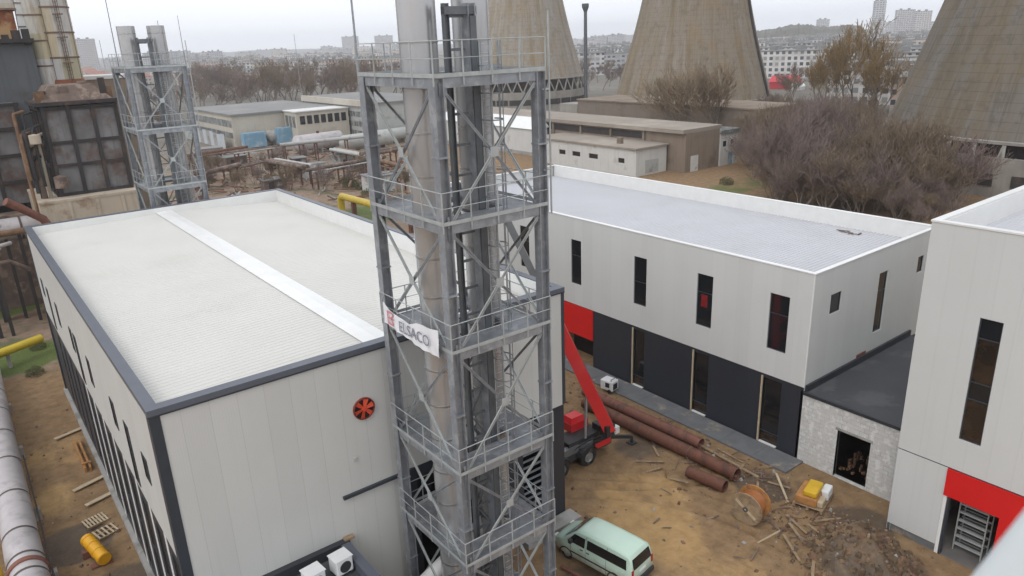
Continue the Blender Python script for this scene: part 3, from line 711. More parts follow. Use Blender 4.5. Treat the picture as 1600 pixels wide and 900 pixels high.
# ------------------------------------------------------------------ unfinished link with the bare block wall
AX, AY0, AY1, AZ = 37.1, 14.06, OY0-.01, 4.58
lk = thing('block_link', 'unfinished low link of bare grey blocks with an open doorway and black felt roof', 'building', (AX, AY0, 0))
mb = MB(); wall(mb, 'x', AX, -1, AY0, AY1, -.3, AZ-.05, [(16.48, 18.42, .02, 3.06)], .3); part('wall', mb, M['annex_brick'], lk)
mb = MB(); mb.box(AX+.9, AY0+.2, AZ-.1, 50, AY1-.2, AZ-.06); mb.box(AX+.02, AY0, AZ-.05, 50.2, AY1-.05, AZ); part('roof', mb, M['roof_black'], lk)
mb = MB(); mb.box(AX-.08, AY0, AZ-.12, AX+.14, AY1, AZ+.06); part('roof_edge', mb, M['cap_dark'], lk)
mb = MB(); mb.box(AX+.14, AY1-.14, AZ+.002, 50.1, AY1-.005, AZ+.42); part('flashing', mb, M['cap_dark'], lk)
mb = MB(); mb.box(AX+6, AY0, 0, AX+6.1, AY1, AZ-.2); mb.box(AX+.35, AY0+.05, 0, AX+6, AY0+.12, AZ-.2); mb.box(AX+.35, AY1-.12, 0, AX+6, AY1-.06, AZ-.2)
mb.box(AX+.31, AY0+.05, -.1, AX+6, AY1-.05, .0); part('interior', mb, M['interior'], lk)
mb = MB(); mb.box(AX+.02, 18.42, .02, AX+.28, 18.52, 3.1); mb.box(AX+.02, 16.40, .02, AX+.28, 16.48, 3.1); mb.box(AX-.03, 16.38, 3.06, AX+.28, 18.54, 3.2); part('door_frame', mb, M['concrete'], lk)
mb = MB()
rr = random.Random(3)
for k in range(60):
    a, q = rr.random(), rr.random(); s = .04+.08*rr.random()
    c = Vector((AX+1.0+a*2.6, 16.4+q*2.2, .08+.55*(1-abs(a-.5)*2)*rr.random()))
    mb.box(c.x-s, c.y-s*.7, -.05, c.x+s, c.y+s*.7, c.z+s*.5)
tag(part('rubble_heap', mb, M['rust_dirt']), 'broken rubble lying just inside the bare doorway', 'rubble', kind='stuff')

# ------------------------------------------------------------------ tall white building at the right edge
TX, TY1, TZ, TX1, TY0 = 34.65, 14.05, 16.6, 58.0, -4.0
tb = thing('tall_block', 'tall white panel-clad building with a red framed entrance at the right edge of the yard', 'building', (TX, TY1, 0))
PW = (10.52, 11.46)
mb = MB(); wall(mb, 'x', TX, -1, TY0, TY1, 4.87, TZ-.08, [(PW[0], PW[1], 6.48, 12.58), (1.5, 2.5, 6.48, 12.58)]); part('wall', mb, M['white_panel'], tb)
window(tb, 'x', TX, -1, PW[0], PW[1], 6.48, 12.58, M['trim_dark'], [M['glass_brown'], M['glass'], M['glass_brown'], M['glass']], mull=(8.6, 9.45, 11.6))
window(tb, 'x', TX, -1, 1.5, 2.5, 6.48, 12.58, M['trim_dark'], M['glass'], mull=(9.45,))
mb = MB(); wall(mb, 'y', TY1, 1, TX, TX1, -.2, TZ-.08); wall(mb, 'x', TX1, 1, TY0, TY1, 0, TZ-.08); wall(mb, 'y', TY0, -1, TX, TX1, 0, TZ-.08); part('wall', mb, M['white_panel'], tb)
mb = MB(); mb.box(TX+.02, TY0, 4.80, TX+.1, TY1-.01, 4.875); part('joint_strip', mb, M['trim_dark'], tb)
mb = MB(); wall(mb, 'x', TX+.004, -1, 11.67, TY1-.004, .45, 4.82); part('lower_wall', mb, M['white_panel'], tb); mb = MB(); wall(mb, 'x', TX+.004, -1, TY0, 6.2, .45, 4.82); part('lower_wall', mb, M['white_panel'], tb)
mb = MB(); mb.box(TX+.08, 11.67, -.9, TX+.4, TY1-.02, .44); mb.box(TX+.08, TY0, -.9, TX+.4, 9.2, .43); part('plinth', mb, M['pave'], tb)
mb = MB(); mb.box(TX-.07, 6.2, 3.35, TX+.3, 11.66, 4.80); mb.box(TX-.07, 6.2, .0, TX+.3, 9.22, 3.35); part('red_cladding', mb, M['red_panel'], tb)
mb = MB(); mb.box(TX-.0, 11.50, -.2, TX+.3, 11.66, 3.345); part('door_jamb', mb, M['cap_white'], tb)
mb = MB(); mb.box(TX-.01, 11.38, -.2, TX+.25, 11.46, 3.34); part('door_jamb', mb, M['trim_dark'], tb)
mb = MB(); mb.box(TX+6, 4, 0, TX+6.1, TY1-.3, 4.7); mb.box(TX+.3, 12.6, 0, TX+6, 12.7, 4.7); mb.box(TX+.3, 5, 0, TX+6, 5.1, 4.7); mb.box(TX+.3, 5.1, 4.6, TX+6, 12.6, 4.7)
mb.box(TX+.02, 9.24, -.3, TX+6, 12.6, .02); part('interior', mb, M['interior'], tb)
mb = MB(); rib_roof(mb, TX+.3, TX1-.3, TY0+.3, TY1-.3, lambda x: 15.4, .30, .04); part('roof', mb, M['roof_blue'], tb)
mb = MB(); mb.box(TX-.04, TY0, TZ-.08, TX+.3, TY1+.04, TZ); part('parapet_cap', mb, M['cap_white'], tb)
mb = MB(); mb.box(TX+.3, TY1-.3, TZ-.081, TX1, TY1+.041, TZ-.001); part('parapet_cap', mb, M['cap_white'], tb)
mb = MB(); mb.box(TX+.3, TY1-.36, 15.3, TX1-.3, TY1-.3, TZ-.09); mb.box(TX+.3, TY0, 15.3, TX+.34, TY1-.36, TZ-.09); part('parapet_lining', mb, M['cap_white'], tb)
# steel rack standing inside the entrance
rk = thing('steel_rack', 'pale steel rack of several shelves standing in the dark red-framed entrance', 'rack', (TX+1.3, 10.6, 0))
for x in (TX+.9, TX+1.7):
    for y in (9.9, 11.15):
        mb = MB(); mb.box(x-.03, y-.03, .0, x+.03, y+.03, 2.9); part('post', mb, M['galv_light'], rk)
for k in range(6):
    mb = MB()
    z = .35+k*.46
    for x in (TX+.87, TX+1.73): mb.box(x-.02, 9.93, z, x+.02, 11.12, z+.09)
    for q in range(4): mb.box(TX+.9+q*.26, 9.95, z+.092, TX+.98+q*.26, 11.1, z+.11)
    part('shelf', mb, M['galv_light'], rk)

# ------------------------------------------------------------------ steel flue towers
LEV = [23.95, 19.25, 14.65, 9.75, 5.65, 1.3]; TWX, TWY = 4.15, 4.7
def flue_tower(x, y, label):
    t = thing('flue_tower', label, 'flue tower', (x, y, 0), 0, 'galvanised flue towers')
    P = lambda n, m, mt, par=t, s=None: part(n, m, mt, par, s, world=False)
    for lx in (0, TWX):
        for ly in (0, TWY):
            m = MB(); m.hsec((lx, ly, -.2), (lx, ly, LEV[0]-.02), .38, .36, .035, 'x' if lx == 0 else 'x')
            for z in LEV[:-1]: m.box(lx-.22, ly-.2, z-2.5, lx+.22, ly+.2, z-2.44); 
            P('leg', m, M['galv'])
    faces = [((0,0),(TWX,0),(0,-1,0)), ((0,0),(0,TWY),(-1,0,0)), ((TWX,0),(TWX,TWY),(1,0,0)), ((0,TWY),(TWX,TWY),(0,1,0))]
    for k, z in enumerate(LEV):
        m = MB()
        for (a, b, nn) in faces:
            d = Vector((b[0]-a[0], b[1]-a[1], 0)).normalized()*.2
            pa = Vector((a[0], a[1], z-.17))+d; pb = Vector((b[0], b[1], z-.17))-d
            off = Vector((nn[0], nn[1], 0))*.12
            m.beam(pa+off, pb+off, .03, .30)
            m.beam(pa+off*.4+Vector((0,0,.14)), pb+off*.4+Vector((0,0,.14)), .1, .024); m.beam(pa+off*.4-Vector((0,0,.14)), pb+off*.4-Vector((0,0,.14)), .1, .024)
        for q in (.98, TWX-.98): m.beam((q, .2, z-.12), (q, TWY-.2, z-.12), .08, .16)
        for q in (1.0, TWY-1.0): m.beam((1.03, q, z-.121), (TWX-1.03, q, z-.121), .08, .16)
        P('platform_frame', m, M['galv'])
        m = MB()                                              # open grating round the flues
        def bars(x0, x1, y0, y1, along):
            if along == 'x':
                yy = y0
                while yy < y1: m.box(x0, yy, z-.03, x1, yy+.05, z); yy += .078
            else:
                xx = x0
                while xx < x1: m.box(xx, y0, z-.03, xx+.05, y1, z); xx += .078
        o = .12 if k == 0 else .08
        bars(-o, TWX+o, -o, .95, 'x'); bars(-o, TWX+o, TWY-.95, TWY+o, 'x'); bars(-o, .95, .96, TWY-.96, 'y'); bars(TWX-.95, TWX+o, .96, TWY-.96, 'y')
        bars(.96, TWX-.96, 2.0, 2.9, 'x') if False else None
        P('grating', m, M['galv'])
        if k < 5:
            m = MB(); o = .19; zz = z
            cs = [(-o,-o), (TWX+o,-o), (TWX+o,TWY+o), (-o,TWY+o)]
            for i in range(4):
                a, b = cs[i], cs[(i+1) % 4]
                for h, r in ((1.1, .019), (.58, .014)): m.tube((*a, zz+h), (*b, zz+h), r, n=6)
                m.beam((*a, zz+.07), (*b, zz+.07), .012, .13)
                nseg = 4
                for q in range(nseg):
                    f = q/nseg; p = (a[0]+(b[0]-a[0])*f, a[1]+(b[1]-a[1])*f); m.box(p[0]-.019, p[1]-.019, zz-.25, p[0]+.019, p[1]+.019, zz+1.1)
            P('handrail', m, M['galv_light'])
    for k in range(len(LEV)-1):
        z0, z1 = LEV[k+1]+.06, LEV[k]-.36
        for fi, (a, b, nn) in enumerate(faces):
            off = Vector((nn[0], nn[1], 0))
            d = Vector((b[0]-a[0], b[1]-a[1], 0)).normalized()*.22
            A0, B0 = Vector((*a, z0))+d, Vector((*b, z0))-d; A1, B1 = Vector((*a, z1))+d, Vector((*b, z1))-d
            m = MB(); m.beam(A0+off*.10, B1+off*.10, .10, .03, up=nn); m.beam(A0+off*.07, B1+off*.07, .02, .09, up=nn); br_ = [m]
            m = MB(); m.beam(B0+off*.02, A1+off*.02, .10, .03, up=nn); m.beam(B0-off*.01, A1-off*.01, .02, .09, up=nn); br_.append(m)
            mid = (A0+B1)/2; m = br_[0]; m.beam(mid+off*.125-Vector((0,0,.17)), mid+off*.125+Vector((0,0,.17)), .34, .012, up=nn)
            for c_, m in ((A0, br_[0]), (B1, br_[0]), (B0, br_[1]), (A1, br_[1])): m.beam(c_+off*.05-Vector((0,0,.2)), c_+off*.05+Vector((0,0,.2)), .3, .012, up=nn)
            P('brace', br_[0], M['galv_light']); P('brace', br_[1], M['galv'])
    for fx in (.95, 3.15):
        fy = 2.45; r = .66
        m = MB(); m.lathe((fx, fy, 0), [(r, .9), (r, 27.1), (r-.03, 27.1), (r-.03, 26.0)], 40); fl = P('flue', m, M['flue'], s=40)
        for z in np.arange(2.5, 27, 1.5):
            m = MB(); m.lathe((fx, fy, z), [(r+.001, 0), (r+.016, .005), (r+.016, .055), (r+.001, .06)], 40); P('joint_band', m, M['flue_band'], fl, 40)
        m = MB(); m.box(fx-.5, fy-.5, -.2, fx+.5, fy+.5, .9); P('base', m, M['concrete'], fl)
        for z in LEV[:-1]:
            m = MB(); m.ring((fx, fy, z-.3), r+.05, .03, n=32)
            for q in range(4): m.beam((fx+(r+.07)*math.cos(q*PI/2+.78), fy+(r+.07)*math.sin(q*PI/2+.78), z-.3), (fx+(r+.45)*math.cos(q*PI/2+.78), fy+(r+.45)*math.sin(q*PI/2+.78), z-.25), .07)
            P('guide_ring', m, M['steel_dark'])
    # lattice mast carrying the cable ladder between the flues
    x0, x1, yy = 1.36, 2.16, 1.30
    m = MB()
    m.hsec((x0, yy, 0), (x0, yy, 26.2), .2, .18, .02, 'x')
    mleft = m
    m = MB(); m.hsec((x1+.12, yy, 0), (x1+.12, yy, 26.2), .3, .42, .03, 'x'); P('mast', m, M['galv'])
    m = MB(); m.box(x1+.0, yy-.27, .5, x1+.24, yy-.22, 25.8); P('cable_tray', m, M['steel_dark'])
    m = mleft
    for z in np.arange(.6, 26.2, 1.05): m.beam((x0+.05, yy, z), (x1-.1, yy, z), .07, .09)
    for k, z in enumerate(np.arange(.6, 14.2, 1.05)):
        a, b = ((x0+.1), (x1-.1)) if k % 2 == 0 else ((x1-.1), (x0+.1)); m.beam((a, yy+.03, z+.05), (b, yy+.03, z+1.0), .05, .06)
    P('lattice_mast', m, M['steel_dark'])
    m = MB(); m.box(x0-.1, yy-.16, 25.85, x1+.35, yy+.1, 26.1); P('mast_head', m, M['steel_dark'])
    # caged ladder in front of the second flue
    lx, ly = 2.75, 1.15
    m = MB()
    for s in (-.22, .22): m.box(lx+s-.025, ly-.03, .4, lx+s+.025, ly+.03, 25.0)
    for z in np.arange(.6, 25, .30): m.tube((lx-.22, ly, z), (lx+.22, ly, z), .012, n=5, caps=False)
    lad = P('ladder', m, M['galv_light'])
    m = MB(); 
    for z in np.arange(2.6, 25, .9):
        pts = [(lx+.36*math.cos(a), ly-.32+.42*math.sin(a), z) for a in np.linspace(PI*.78, PI*2.22, 11)]
        for a, b in zip(pts[:-1], pts[1:]): m.beam(a, b, .012, .05)
    for a in (PI, PI*1.25, PI*1.5, PI*1.75, 2*PI):
        px_, py_ = lx+.36*math.cos(a), ly-.32+.42*math.sin(a)
        for z0_, z1_ in ((2.6, 25),): m.box(px_-.012, py_-.012, z0_, px_+.012, py_+.012, z1_)
    P('cage', m, M['galv'], lad)
    m = MB(); m.tube((TWX+.42, -.1, 18.9), (TWX+.42, -.1, 25.9), .035, n=8); m.box(TWX+.1, -.13, 20.5, TWX+.4, -.07, 20.56); m.box(TWX+.1, -.13, 23.3, TWX+.4, -.07, 23.36); P('lightning_rod', m, M['galv_light'])
    return t
twr = flue_tower(12.65, 20.2, 'tall braced steel tower with two flues and a white banner, before the pale hall')
copy_tree(twr, None, (12.65, 64.3, 0), label='smaller-looking braced steel tower with two flues, rising behind the pale hall roof')

# banner tied to the third platform
bn = thing('banner', 'white sagging banner with a red emblem and grey lettering tied to the near steel tower', 'banner', (12.3, 22.6, 14.9))
def bxy(f): return 24.62-4.04*f
top = [(0, 15.48), (.12, 15.30), (.3, 15.16), (.5, 15.12), (.62, 15.30), (.8, 15.34), (1, 15.46)]
bot = [(0, 14.62), (.25, 14.56), (.5, 14.44), (.75, 14.36), (1, 14.42)]
def lerp(tab, f):
    for (a, p), (b, q) in zip(tab[:-1], tab[1:]):
        if a <= f <= b: return p+(q-p)*(f-a)/(b-a)
    return tab[-1][1]
mb = MB(); nc, nr = 40, 8
for s in (0, .012):
    for j in range(nr+1):
        for i in range(nc+1):
            f = i/nc; zt, zb = lerp(top, f), lerp(bot, f); q = j/nr
            mb.v.append((12.30+s+.025*math.sin(f*17+q*2)+.02*math.sin(f*41+q*7)*(1-q), bxy(f), zb+(zt-zb)*q))
W_ = nc+1; H_ = (nc+1)*(nr+1)
for j in range(nr):
    for i in range(nc):
        a = j*W_+i; mb.f.append((a, a+W_, a+W_+1, a+1)); mb.f.append((H_+a, H_+a+1, H_+a+W_+1, H_+a+W_))
for i in range(nc):
    a = i; b = nr*W_+i; mb.f.append((a, a+1, H_+a+1, H_+a)); mb.f.append((b+1, b, H_+b, H_+b+1))
mb.mi = [0]*len(mb.f); part('cloth', mb, M['banner'], bn, 60)
tx = bpy.data.curves.new('lettering', 'FONT'); tx.body = 'ELSACO'; tx.size = .60; tx.extrude = .004; tx.space_character = 1.02; tx.offset = .0
tx.resolution_u = 4
tmp = bpy.data.objects.new('lettering', tx); COL.objects.link(tmp); bpy.context.view_layer.update()
tme = bpy.data.meshes.new_from_object(tmp); bpy.data.objects.remove(tmp); tme.name = 'lettering'
tme.materials.clear(); tme.materials.append(M['letter_grey'])
to = bpy.data.objects.new('lettering', tme); COL.objects.link(to)
to.parent = bn; to.matrix_local = Matrix(((0, 0, -1, -.062), (-1, 0, 0, .74), (0.0, 1, 0, -.24), (0, 0, 0, 1)))
mb = MB(); ez, ey = 14.98, 23.95
def ebar(y0, z0, y1, z1, w_): mb.beam((12.245, ey-y0, ez+z0), (12.245, ey-y1, ez+z1), w_, .008, up=(-1,0,0))
ebar(-.26, .24, .2, .24, .08); ebar(-.26, -.24, .2, -.24, .08); ebar(-.22, .2, -.22, -.2, .08); ebar(-.18, .0, .24, .0, .07); ebar(.2, .2, .05, .02, .07); ebar(.2, -.2, .05, -.02, .07)
part('emblem', mb, M['emblem_red'], bn)
mb = MB()
for f, zz in ((0, 15.48), (0, 14.64), (1, 15.45), (1, 14.44), (.5, 15.12)): mb.tube((12.30, bxy(f), zz), (12.40, bxy(f)+.05, zz+.18), .008, n=5)
part('tie', mb, M['plastic_dark'], bn)

# ------------------------------------------------------------------ mint van
van = thing('van', 'pale mint green van with dark side windows parked on the sandy yard', 'van', (21.50, 21.80, .02), math.radians(99.1))
VL, VW = 4.85, .95
prof = [(-2.40,.95),(-2.38,1.30),(-2.27,1.75),(-2.15,1.90),(-1.6,1.965),(-.6,1.985),(.3,1.97),(.75,1.93),(.95,1.86),(1.25,1.62),(1.55,1.36),(1.72,1.22),(2.0,1.13),(2.25,1.02),(2.38,.86),(2.42,.70)]
def ztop(x):
    for (a, p), (b, q) in zip(prof[:-1], prof[1:]):
        if a <= x <= b: return p+(q-p)*(x-a)/(b-a)
    return prof[-1][1] if x > 0 else prof[0][1]
def vw(x, z):
    wz = VW-(0 if z < 1.0 else .17*((z-1.0)/.95)**1.25)
    e = sst(1.5, 2.45, x)*.17+sst(-2.2, -2.42, x)*.06
    return wz-e
mb = MB(); NS = 15; zb = .30
for x, zt in prof:
    row = [(0, zb)]
    zs = [zb, zb+.06, .55, .78, 1.0, 1.2, 1.4]
    for q, z in enumerate(zs):
        zz = min(z, zt-.10) if q else zb
        row.append((vw(x, zz)-(.05 if q == 0 else 0), zz))
    zz = max(row[-1][1], zt-.10); row.append((vw(x, zz)-.012, max(zz, zt-.10))); row.append((vw(x, zt)-.07, zt-.035)); row.append((vw(x, zt)-.2, zt-.005)); row.append((0, zt+.012))
    full = [(x, -y, z) for y, z in row] + [(x, y, z) for y, z in row[::-1][1:-1]]
    nrow = len(full); mb.v += full
for i in range(len(prof)-1):
    for k in range(nrow): mb.f.append((i*nrow+k, i*nrow+(k+1) % nrow, (i+1)*nrow+(k+1) % nrow, (i+1)*nrow+k))
mb.f.append(tuple(range(nrow))); mb.f.append(tuple(range((len(prof)-1)*nrow, len(prof)*nrow))[::-1]); mb.mi = [0]*len(mb.f)
body = part('body', mb, M['van_paint'], van, 35, world=False)
def side_glass(x0, x1, z0, z1, s, slant0=0., slant1=0.):
    m = MB(); n = 8
    for q in (0, .012):
        for j in range(5):
            for i in range(n+1):
                z = z0+(z1-z0)*j/4; f = i/n; xa = x0+slant0*(j/4); xb = x1+slant1*(j/4); x = xa+(xb-xa)*f
                m.v.append((x, s*(vw(x, z)+.012-q), z))
    for j in range(4):
        for i in range(n):
            a = j*(n+1)+i; f_ = (a, a+1, a+n+2, a+n+1); m.f.append(f_ if s < 0 else f_[::-1])
    m.mi = [0]*len(m.f); return m
for s in (-1, 1):
    part('side_window', side_glass(-2.12, .22, 1.22, 1.70, s, .06, 0), M['glass'], van, 30, world=False)
    part('side_window', side_glass(.34, 1.42, 1.20, 1.70, s, 0, -.42), M['glass'], van, 30, world=False)
    for wx in (-1.45, 1.5):
        m = MB(); m.lathe((wx, s*.80, .33), [(.0, -.10), (.27, -.10), (.33, -.085), (.335, .085), (.27, .11), (.2, .10), (.2, .07), (0, .07)] if s > 0 else [(.0, .10), (.27, .10), (.33, .085), (.335, -.085), (.27, -.11), (.2, -.10), (.2, -.07), (0, -.07)], 22, 'y')
        wh = part('wheel', m, M['rubber'], van, 40, world=False)
        m = MB(); m.lathe((wx, s*.875, .33), [(0, s*.012), (.07, s*.015), (.12, 0), (.19, s*.005), (.2, -s*.02)], 16, 'y'); part('rim', m, M['rim'], wh, 40, world=False)
        m = MB()
        for a in np.linspace(-.15, PI+.15, 12)[:-1]:
            b_ = a+(PI+.3)/11; p = (wx+.39*math.cos(a), s*(vw(wx, .5)+.004), .33+.39*math.sin(a)); q = (wx+.39*math.cos(b_), s*(vw(wx, .5)+.004), .33+.39*math.sin(b_)); m.beam(p, q, .02, .07)
        part('wheel_arch', m, M['plastic_dark'], van, world=False)
    for xs_ in (-.95, .28, 1.2):
        m = MB()
        for k in range(7):
            z0_, z1_ = .42+k*.2, .62+k*.2
            if xs_ > 1 and z1_ > 1.25: break
            m.beam((xs_, s*(vw(xs_, z0_)+.001), z0_), (xs_, s*(vw(xs_, z1_)+.001), z1_+.002), .014, .012, up=(1,0,0))
        part('door_seam', m, M['plastic_dark'], van, world=False)
    for xs_ in (.12, .52):
        m = MB(); m.box(xs_-.09, s*(VW-.005), 1.02, xs_+.09, s*(VW+.025), 1.06); part('door_handle', m, M['plastic_dark'], van, world=False)
    m = MB(); m.box(-2.2, s*(VW-.01), .62, 1.2, s*(VW+.012), .70); part('rub_strip', m, M['plastic_dark'], van, world=False)
    m = MB(); m.box(1.06, s*.93, 1.22, 1.22, s*1.13, 1.42); part('mirror', m, M['plastic_dark'], van, world=False)
    m = MB(); m.box(-2.425, s*.74, .85, -2.37, s*.87, 1.25); part('tail_lamp', m, M['lamp_red'], van, world=False)
    m = MB(); m.box(2.28, s*.5, .78, 2.415, s*.78, .94); part('headlight', m, M['tarnish_white'], van, world=False)
m = MB(); n = 8
for q in (0, -.02):
    for x in (.98, 1.15, 1.32, 1.5, 1.66):
        for i in range(n+1): f = i/n*2-1; m.v.append((x, f*(vw(x, ztop(x))-.12), ztop(x)+.02+q))
for j in range(4):
    for i in range(n): a = j*(n+1)+i; m.f.append((a, a+n+1, a+n+2, a+1))
m.mi = [0]*len(m.f); part('windscreen', m, M['glass'], van, 30, world=False)
m = MB()
for x, z, wd in ((-2.41, 1.24, .74), (-2.335, 1.5, .72), (-2.265, 1.74, .68)):
    m.v += [(x-.012, -wd, z), (x-.012, wd, z), (x+.02, wd, z), (x+.02, -wd, z)]
m.f = [(0,4,5,1), (4,8,9,5)]; m.mi = [0, 0]; part('rear_window', m, M['glass'], van, world=False)
m = MB(); m.box(-2.50, -.88, .36, -2.36, .88, .60); part('bumper', m, M['plastic_dark'], van, world=False)
m = MB(); m.box(2.30, -.88, .34, 2.46, .88, .58); part('bumper', m, M['plastic_dark'], van, world=False)
m = MB(); m.box(-2.435, -.26, .86, -2.405, .26, .98); part('number_plate', m, M['white_paint'], van, world=False)

# ------------------------------------------------------------------ red rotating telehandler in the alley
th = thing('telehandler', 'red telescopic handler with a raised boom behind the corner of the pale hall', 'telehandler', (27.0, 29.6, 0))
mb = MB(); mb.box(23.9, 28.95, .55, 29.4, 30.3, 1.05); mb.box(24.6, 29.0, 1.05, 29.2, 30.2, 1.25); part('chassis', mb, M['plastic_dark'], th)
for wx in (24.9, 27.1):
    for s, wy in ((-1, 28.75), (1, 30.5)):
        mb = MB(); mb.lathe((wx, wy, .62), [(0, -.2*s), (.42, -.22*s), (.6, -.16*s), (.62, .0), (.6, .16*s), (.42, .22*s), (.34, .2*s), (.3, .1*s), (0, .1*s)], 24, 'y'); wh = part('wheel', mb, M['rubber'], th, 40)
        mb = MB(); mb.lathe((wx, wy+s*.12, .62), [(0, s*.06), (.12, s*.06), (.14, 0), (.30, 0), (.33, s*.07)], 18, 'y'); part('rim', mb, M['rim'], wh, 40)
        mb = MB()
        for k in range(7):
            a = .35+k*.35; mb.beam((wx+.78*math.cos(a), wy, .62+.70*math.sin(a)), (wx+.78*math.cos(a+.36), wy, .62+.70*math.sin(a+.36)), .46, .04, up=(math.cos(a), 0, math.sin(a)))
        part('mudguard', mb, M['plastic_dark'], th)
for sx, ex, ey_ in ((29.6, 31.05, 28.75), (29.6, 31.0, 31.2), (24.3, 23.4, 28.3), (24.3, 23.4, 31.0)):
    mb = MB(); cy = 29.2 if ey_ < 29.6 else 30.0
    mb.beam((sx, cy, .8), (ex, ey_, .45), .18, .2); mb.beam((ex, ey_, .5), (ex, ey_, .06), .12, .12); mb.box(ex-.25, ey_-.25, .0, ex+.25, ey_+.25, .06)
    part('stabiliser', mb, M['plastic_dark'], th)
mb = MB(); mb.lathe((27.2, 29.6, 1.25), [(0, 0), (.9, 0), (.9, .22), (.0, .22)], 24); part('turntable', mb, M['steel_dark'], th, 40)
mb = MB(); mb.box(25.9, 29.05, 1.47, 28.6, 30.3, 1.75); part('turret', mb, M['plastic_dark'], th)
mb = MB()
hv = [(26.9, 29.9), (28.35, 29.9), (28.35, 30.95), (26.9, 30.95)]
mb.box(26.9, 29.95, 1.76, 28.35, 30.95, 2.3); mb.add([(26.92, 29.97, 2.3), (28.33, 29.97, 2.3), (28.33, 30.93, 2.3), (26.92, 30.93, 2.3), (27.1, 30.1, 2.62), (28.0, 30.1, 2.62), (28.0, 30.8, 2.62), (27.1, 30.8, 2.62)], [(0,1,5,4),(1,2,6,5),(2,3,7,6),(3,0,4,7),(4,5,6,7)])
o = part('engine_hood', mb, M['red_paint'], th)
mb = MB(); mb.box(24.0, 30.0, 1.5, 25.2, 30.9, 2.1); mb.box(24.0, 30.0, 3.0, 25.2, 30.9, 3.1); part('cab', mb, M['red_paint'], th)
mb = MB(); mb.box(24.05, 30.05, 2.1, 25.15, 30.85, 3.0); part('cab_glass', mb, M['glass'], th)
mb = MB(); mb.box(28.35, 28.9, 1.76, 29.3, 29.6, 2.15); part('counterweight', mb, M['plastic_dark'], th)
mb = MB(); mb.lathe((29.2, 29.0, 1.7), [(0, 0), (.16, 0), (.16, .5), (.12, .56), (0, .56)], 14); part('tank', mb, M['white_paint'], th, 40)
S = Vector((28.45, 28.35, 2.35)); 
E_ = Vector(tuple(CAMP + ray(793, 345)*((24.0-CAMP[0])/ray(793, 345)[0])))
D_ = (E_-S); Ln = D_.length; D_.normalize()
mb = MB(); mb.beam(S-D_*.35, S+D_*9.2, .54, .70); mb.beam(S+D_*9.0, S+D_*9.25, .62, .78); o = part('boom_base', mb, M['red_paint'], th)
mb = MB(); mb.beam(S+D_*9.25, S+D_*(Ln*.72), .36, .48); part('boom_extension', mb, M['boom_grey'], th)
mb = MB(); mb.beam(S+D_*(Ln*.72), S+D_*(Ln+1.2), .28, .38); part('boom_extension', mb, M['boom_grey'], th)
sd_ = D_.cross(Vector((0,0,1))).normalized()
mb = MB(); mb.beam(S+D_*1.0+sd_*.316, S+D_*8.6+sd_*.316, .012, .16); part('boom_stripe', mb, M['plastic_dark'], th)
mb = MB(); mb.path([S+sd_*.31+Vector((0,0,.1)), S+D_*1.5+sd_*.33, S+D_*5+sd_*.31, S+D_*9+sd_*.31], .035, 6); part('hose', mb, M['rubber'], th, 40)
mb = MB(); mb.box(S.x+.28, S.y-.42, S.z-.5, S.x+.62, S.y-.1, S.z-.05); part('work_lamp', mb, M['tarnish_white'], th)
mb = MB(); mb.box(25.4, 28.93, 1.05, 26.6, 29.3, 1.5); part('step_box', mb, M['boom_grey'], th)
mb = MB(); mb.box(28.0, 28.94, .62, 29.35, 28.99, 1.0); part('side_panel', mb, M['red_paint'], th)
mb = MB(); mb.path([(26.0, 29.0, 1.2), (27.2, 28.8, 1.6), (28.2, 28.3, 1.9)], .04, 6); part('hose', mb, M['rubber'], th, 40)
mb = MB(); mb.tube(S+Vector((-1.4, .5, -.5)), S+D_*3.2+Vector((0, 0, -.35)), .09, n=10); part('lift_cylinder', mb, M['rim'], th, 40)
mb = MB(); mb.box(28.1, 28.05, 1.75, 28.8, 28.65, 2.5); part('boom_pivot', mb, M['plastic_dark'], th)

# ------------------------------------------------------------------ yard objects
def steel_pipe(a, b, r, label, mt, name='steel_pipe', group='rusty steel pipes lying in the yard'):
    a, b = Vector(a), Vector(b); d = (b-a).normalized()
    t = thing(name, label, 'pipe', (*((a+b)/2).xy, 0), 0, group)
    mb = MB(); n = 28; L_ = (b-a).length
    u = Vector((0,0,1)); e = d.cross(u).normalized(); f = d.cross(e)
    def rg(p, rr): return [p+e*(math.cos(2*PI*k/n)*rr)+f*(math.sin(2*PI*k/n)*rr) for k in range(n)]
    for R in (rg(a, r-.03), rg(a, r), rg(b, r), rg(b, r-.03)): mb.v += [tuple(q) for q in R]
    for i in range(4):
        for k in range(n): mb.f.append((i*n+k, i*n+(k+1) % n, ((i+1) % 4)*n+(k+1) % n, ((i+1) % 4)*n+k))
    mb.mi = [0]*len(mb.f); part('shell', mb, mt, t, 40)
    k = 0; q = 2.9
    while q < L_-.5:
        mb = MB(); mb.tube(a+d*q, a+d*(q+.05), r+.008, n=n, caps=False); part('weld_seam', mb, M['rust_dirt'], t, 40); q += 3.1
    return t
steel_pipe((32.05, 34.2, .42), (32.5, 21.75, .40), .40, 'long brown rusty pipe, the nearer and longer of the two beside the pavement', M['rust_pipe'])
steel_pipe((33.35, 35.6, .40), (33.7, 25.3, .40), .36, 'reddish rusty pipe lying between the long brown pipe and the pavement', M['rust_red'])
steel_pipe((30.75, 23.9, .36), (31.05, 21.5, .36), .36, 'short rusty pipe offcut lying next to the big cable spool', M['rust_pipe'])
steel_pipe((34.3, 30.4, .12), (33.6, 21.0, .10), .09, 'thin pale rusty tube lying between the pipes and the pavement', M['wood'])
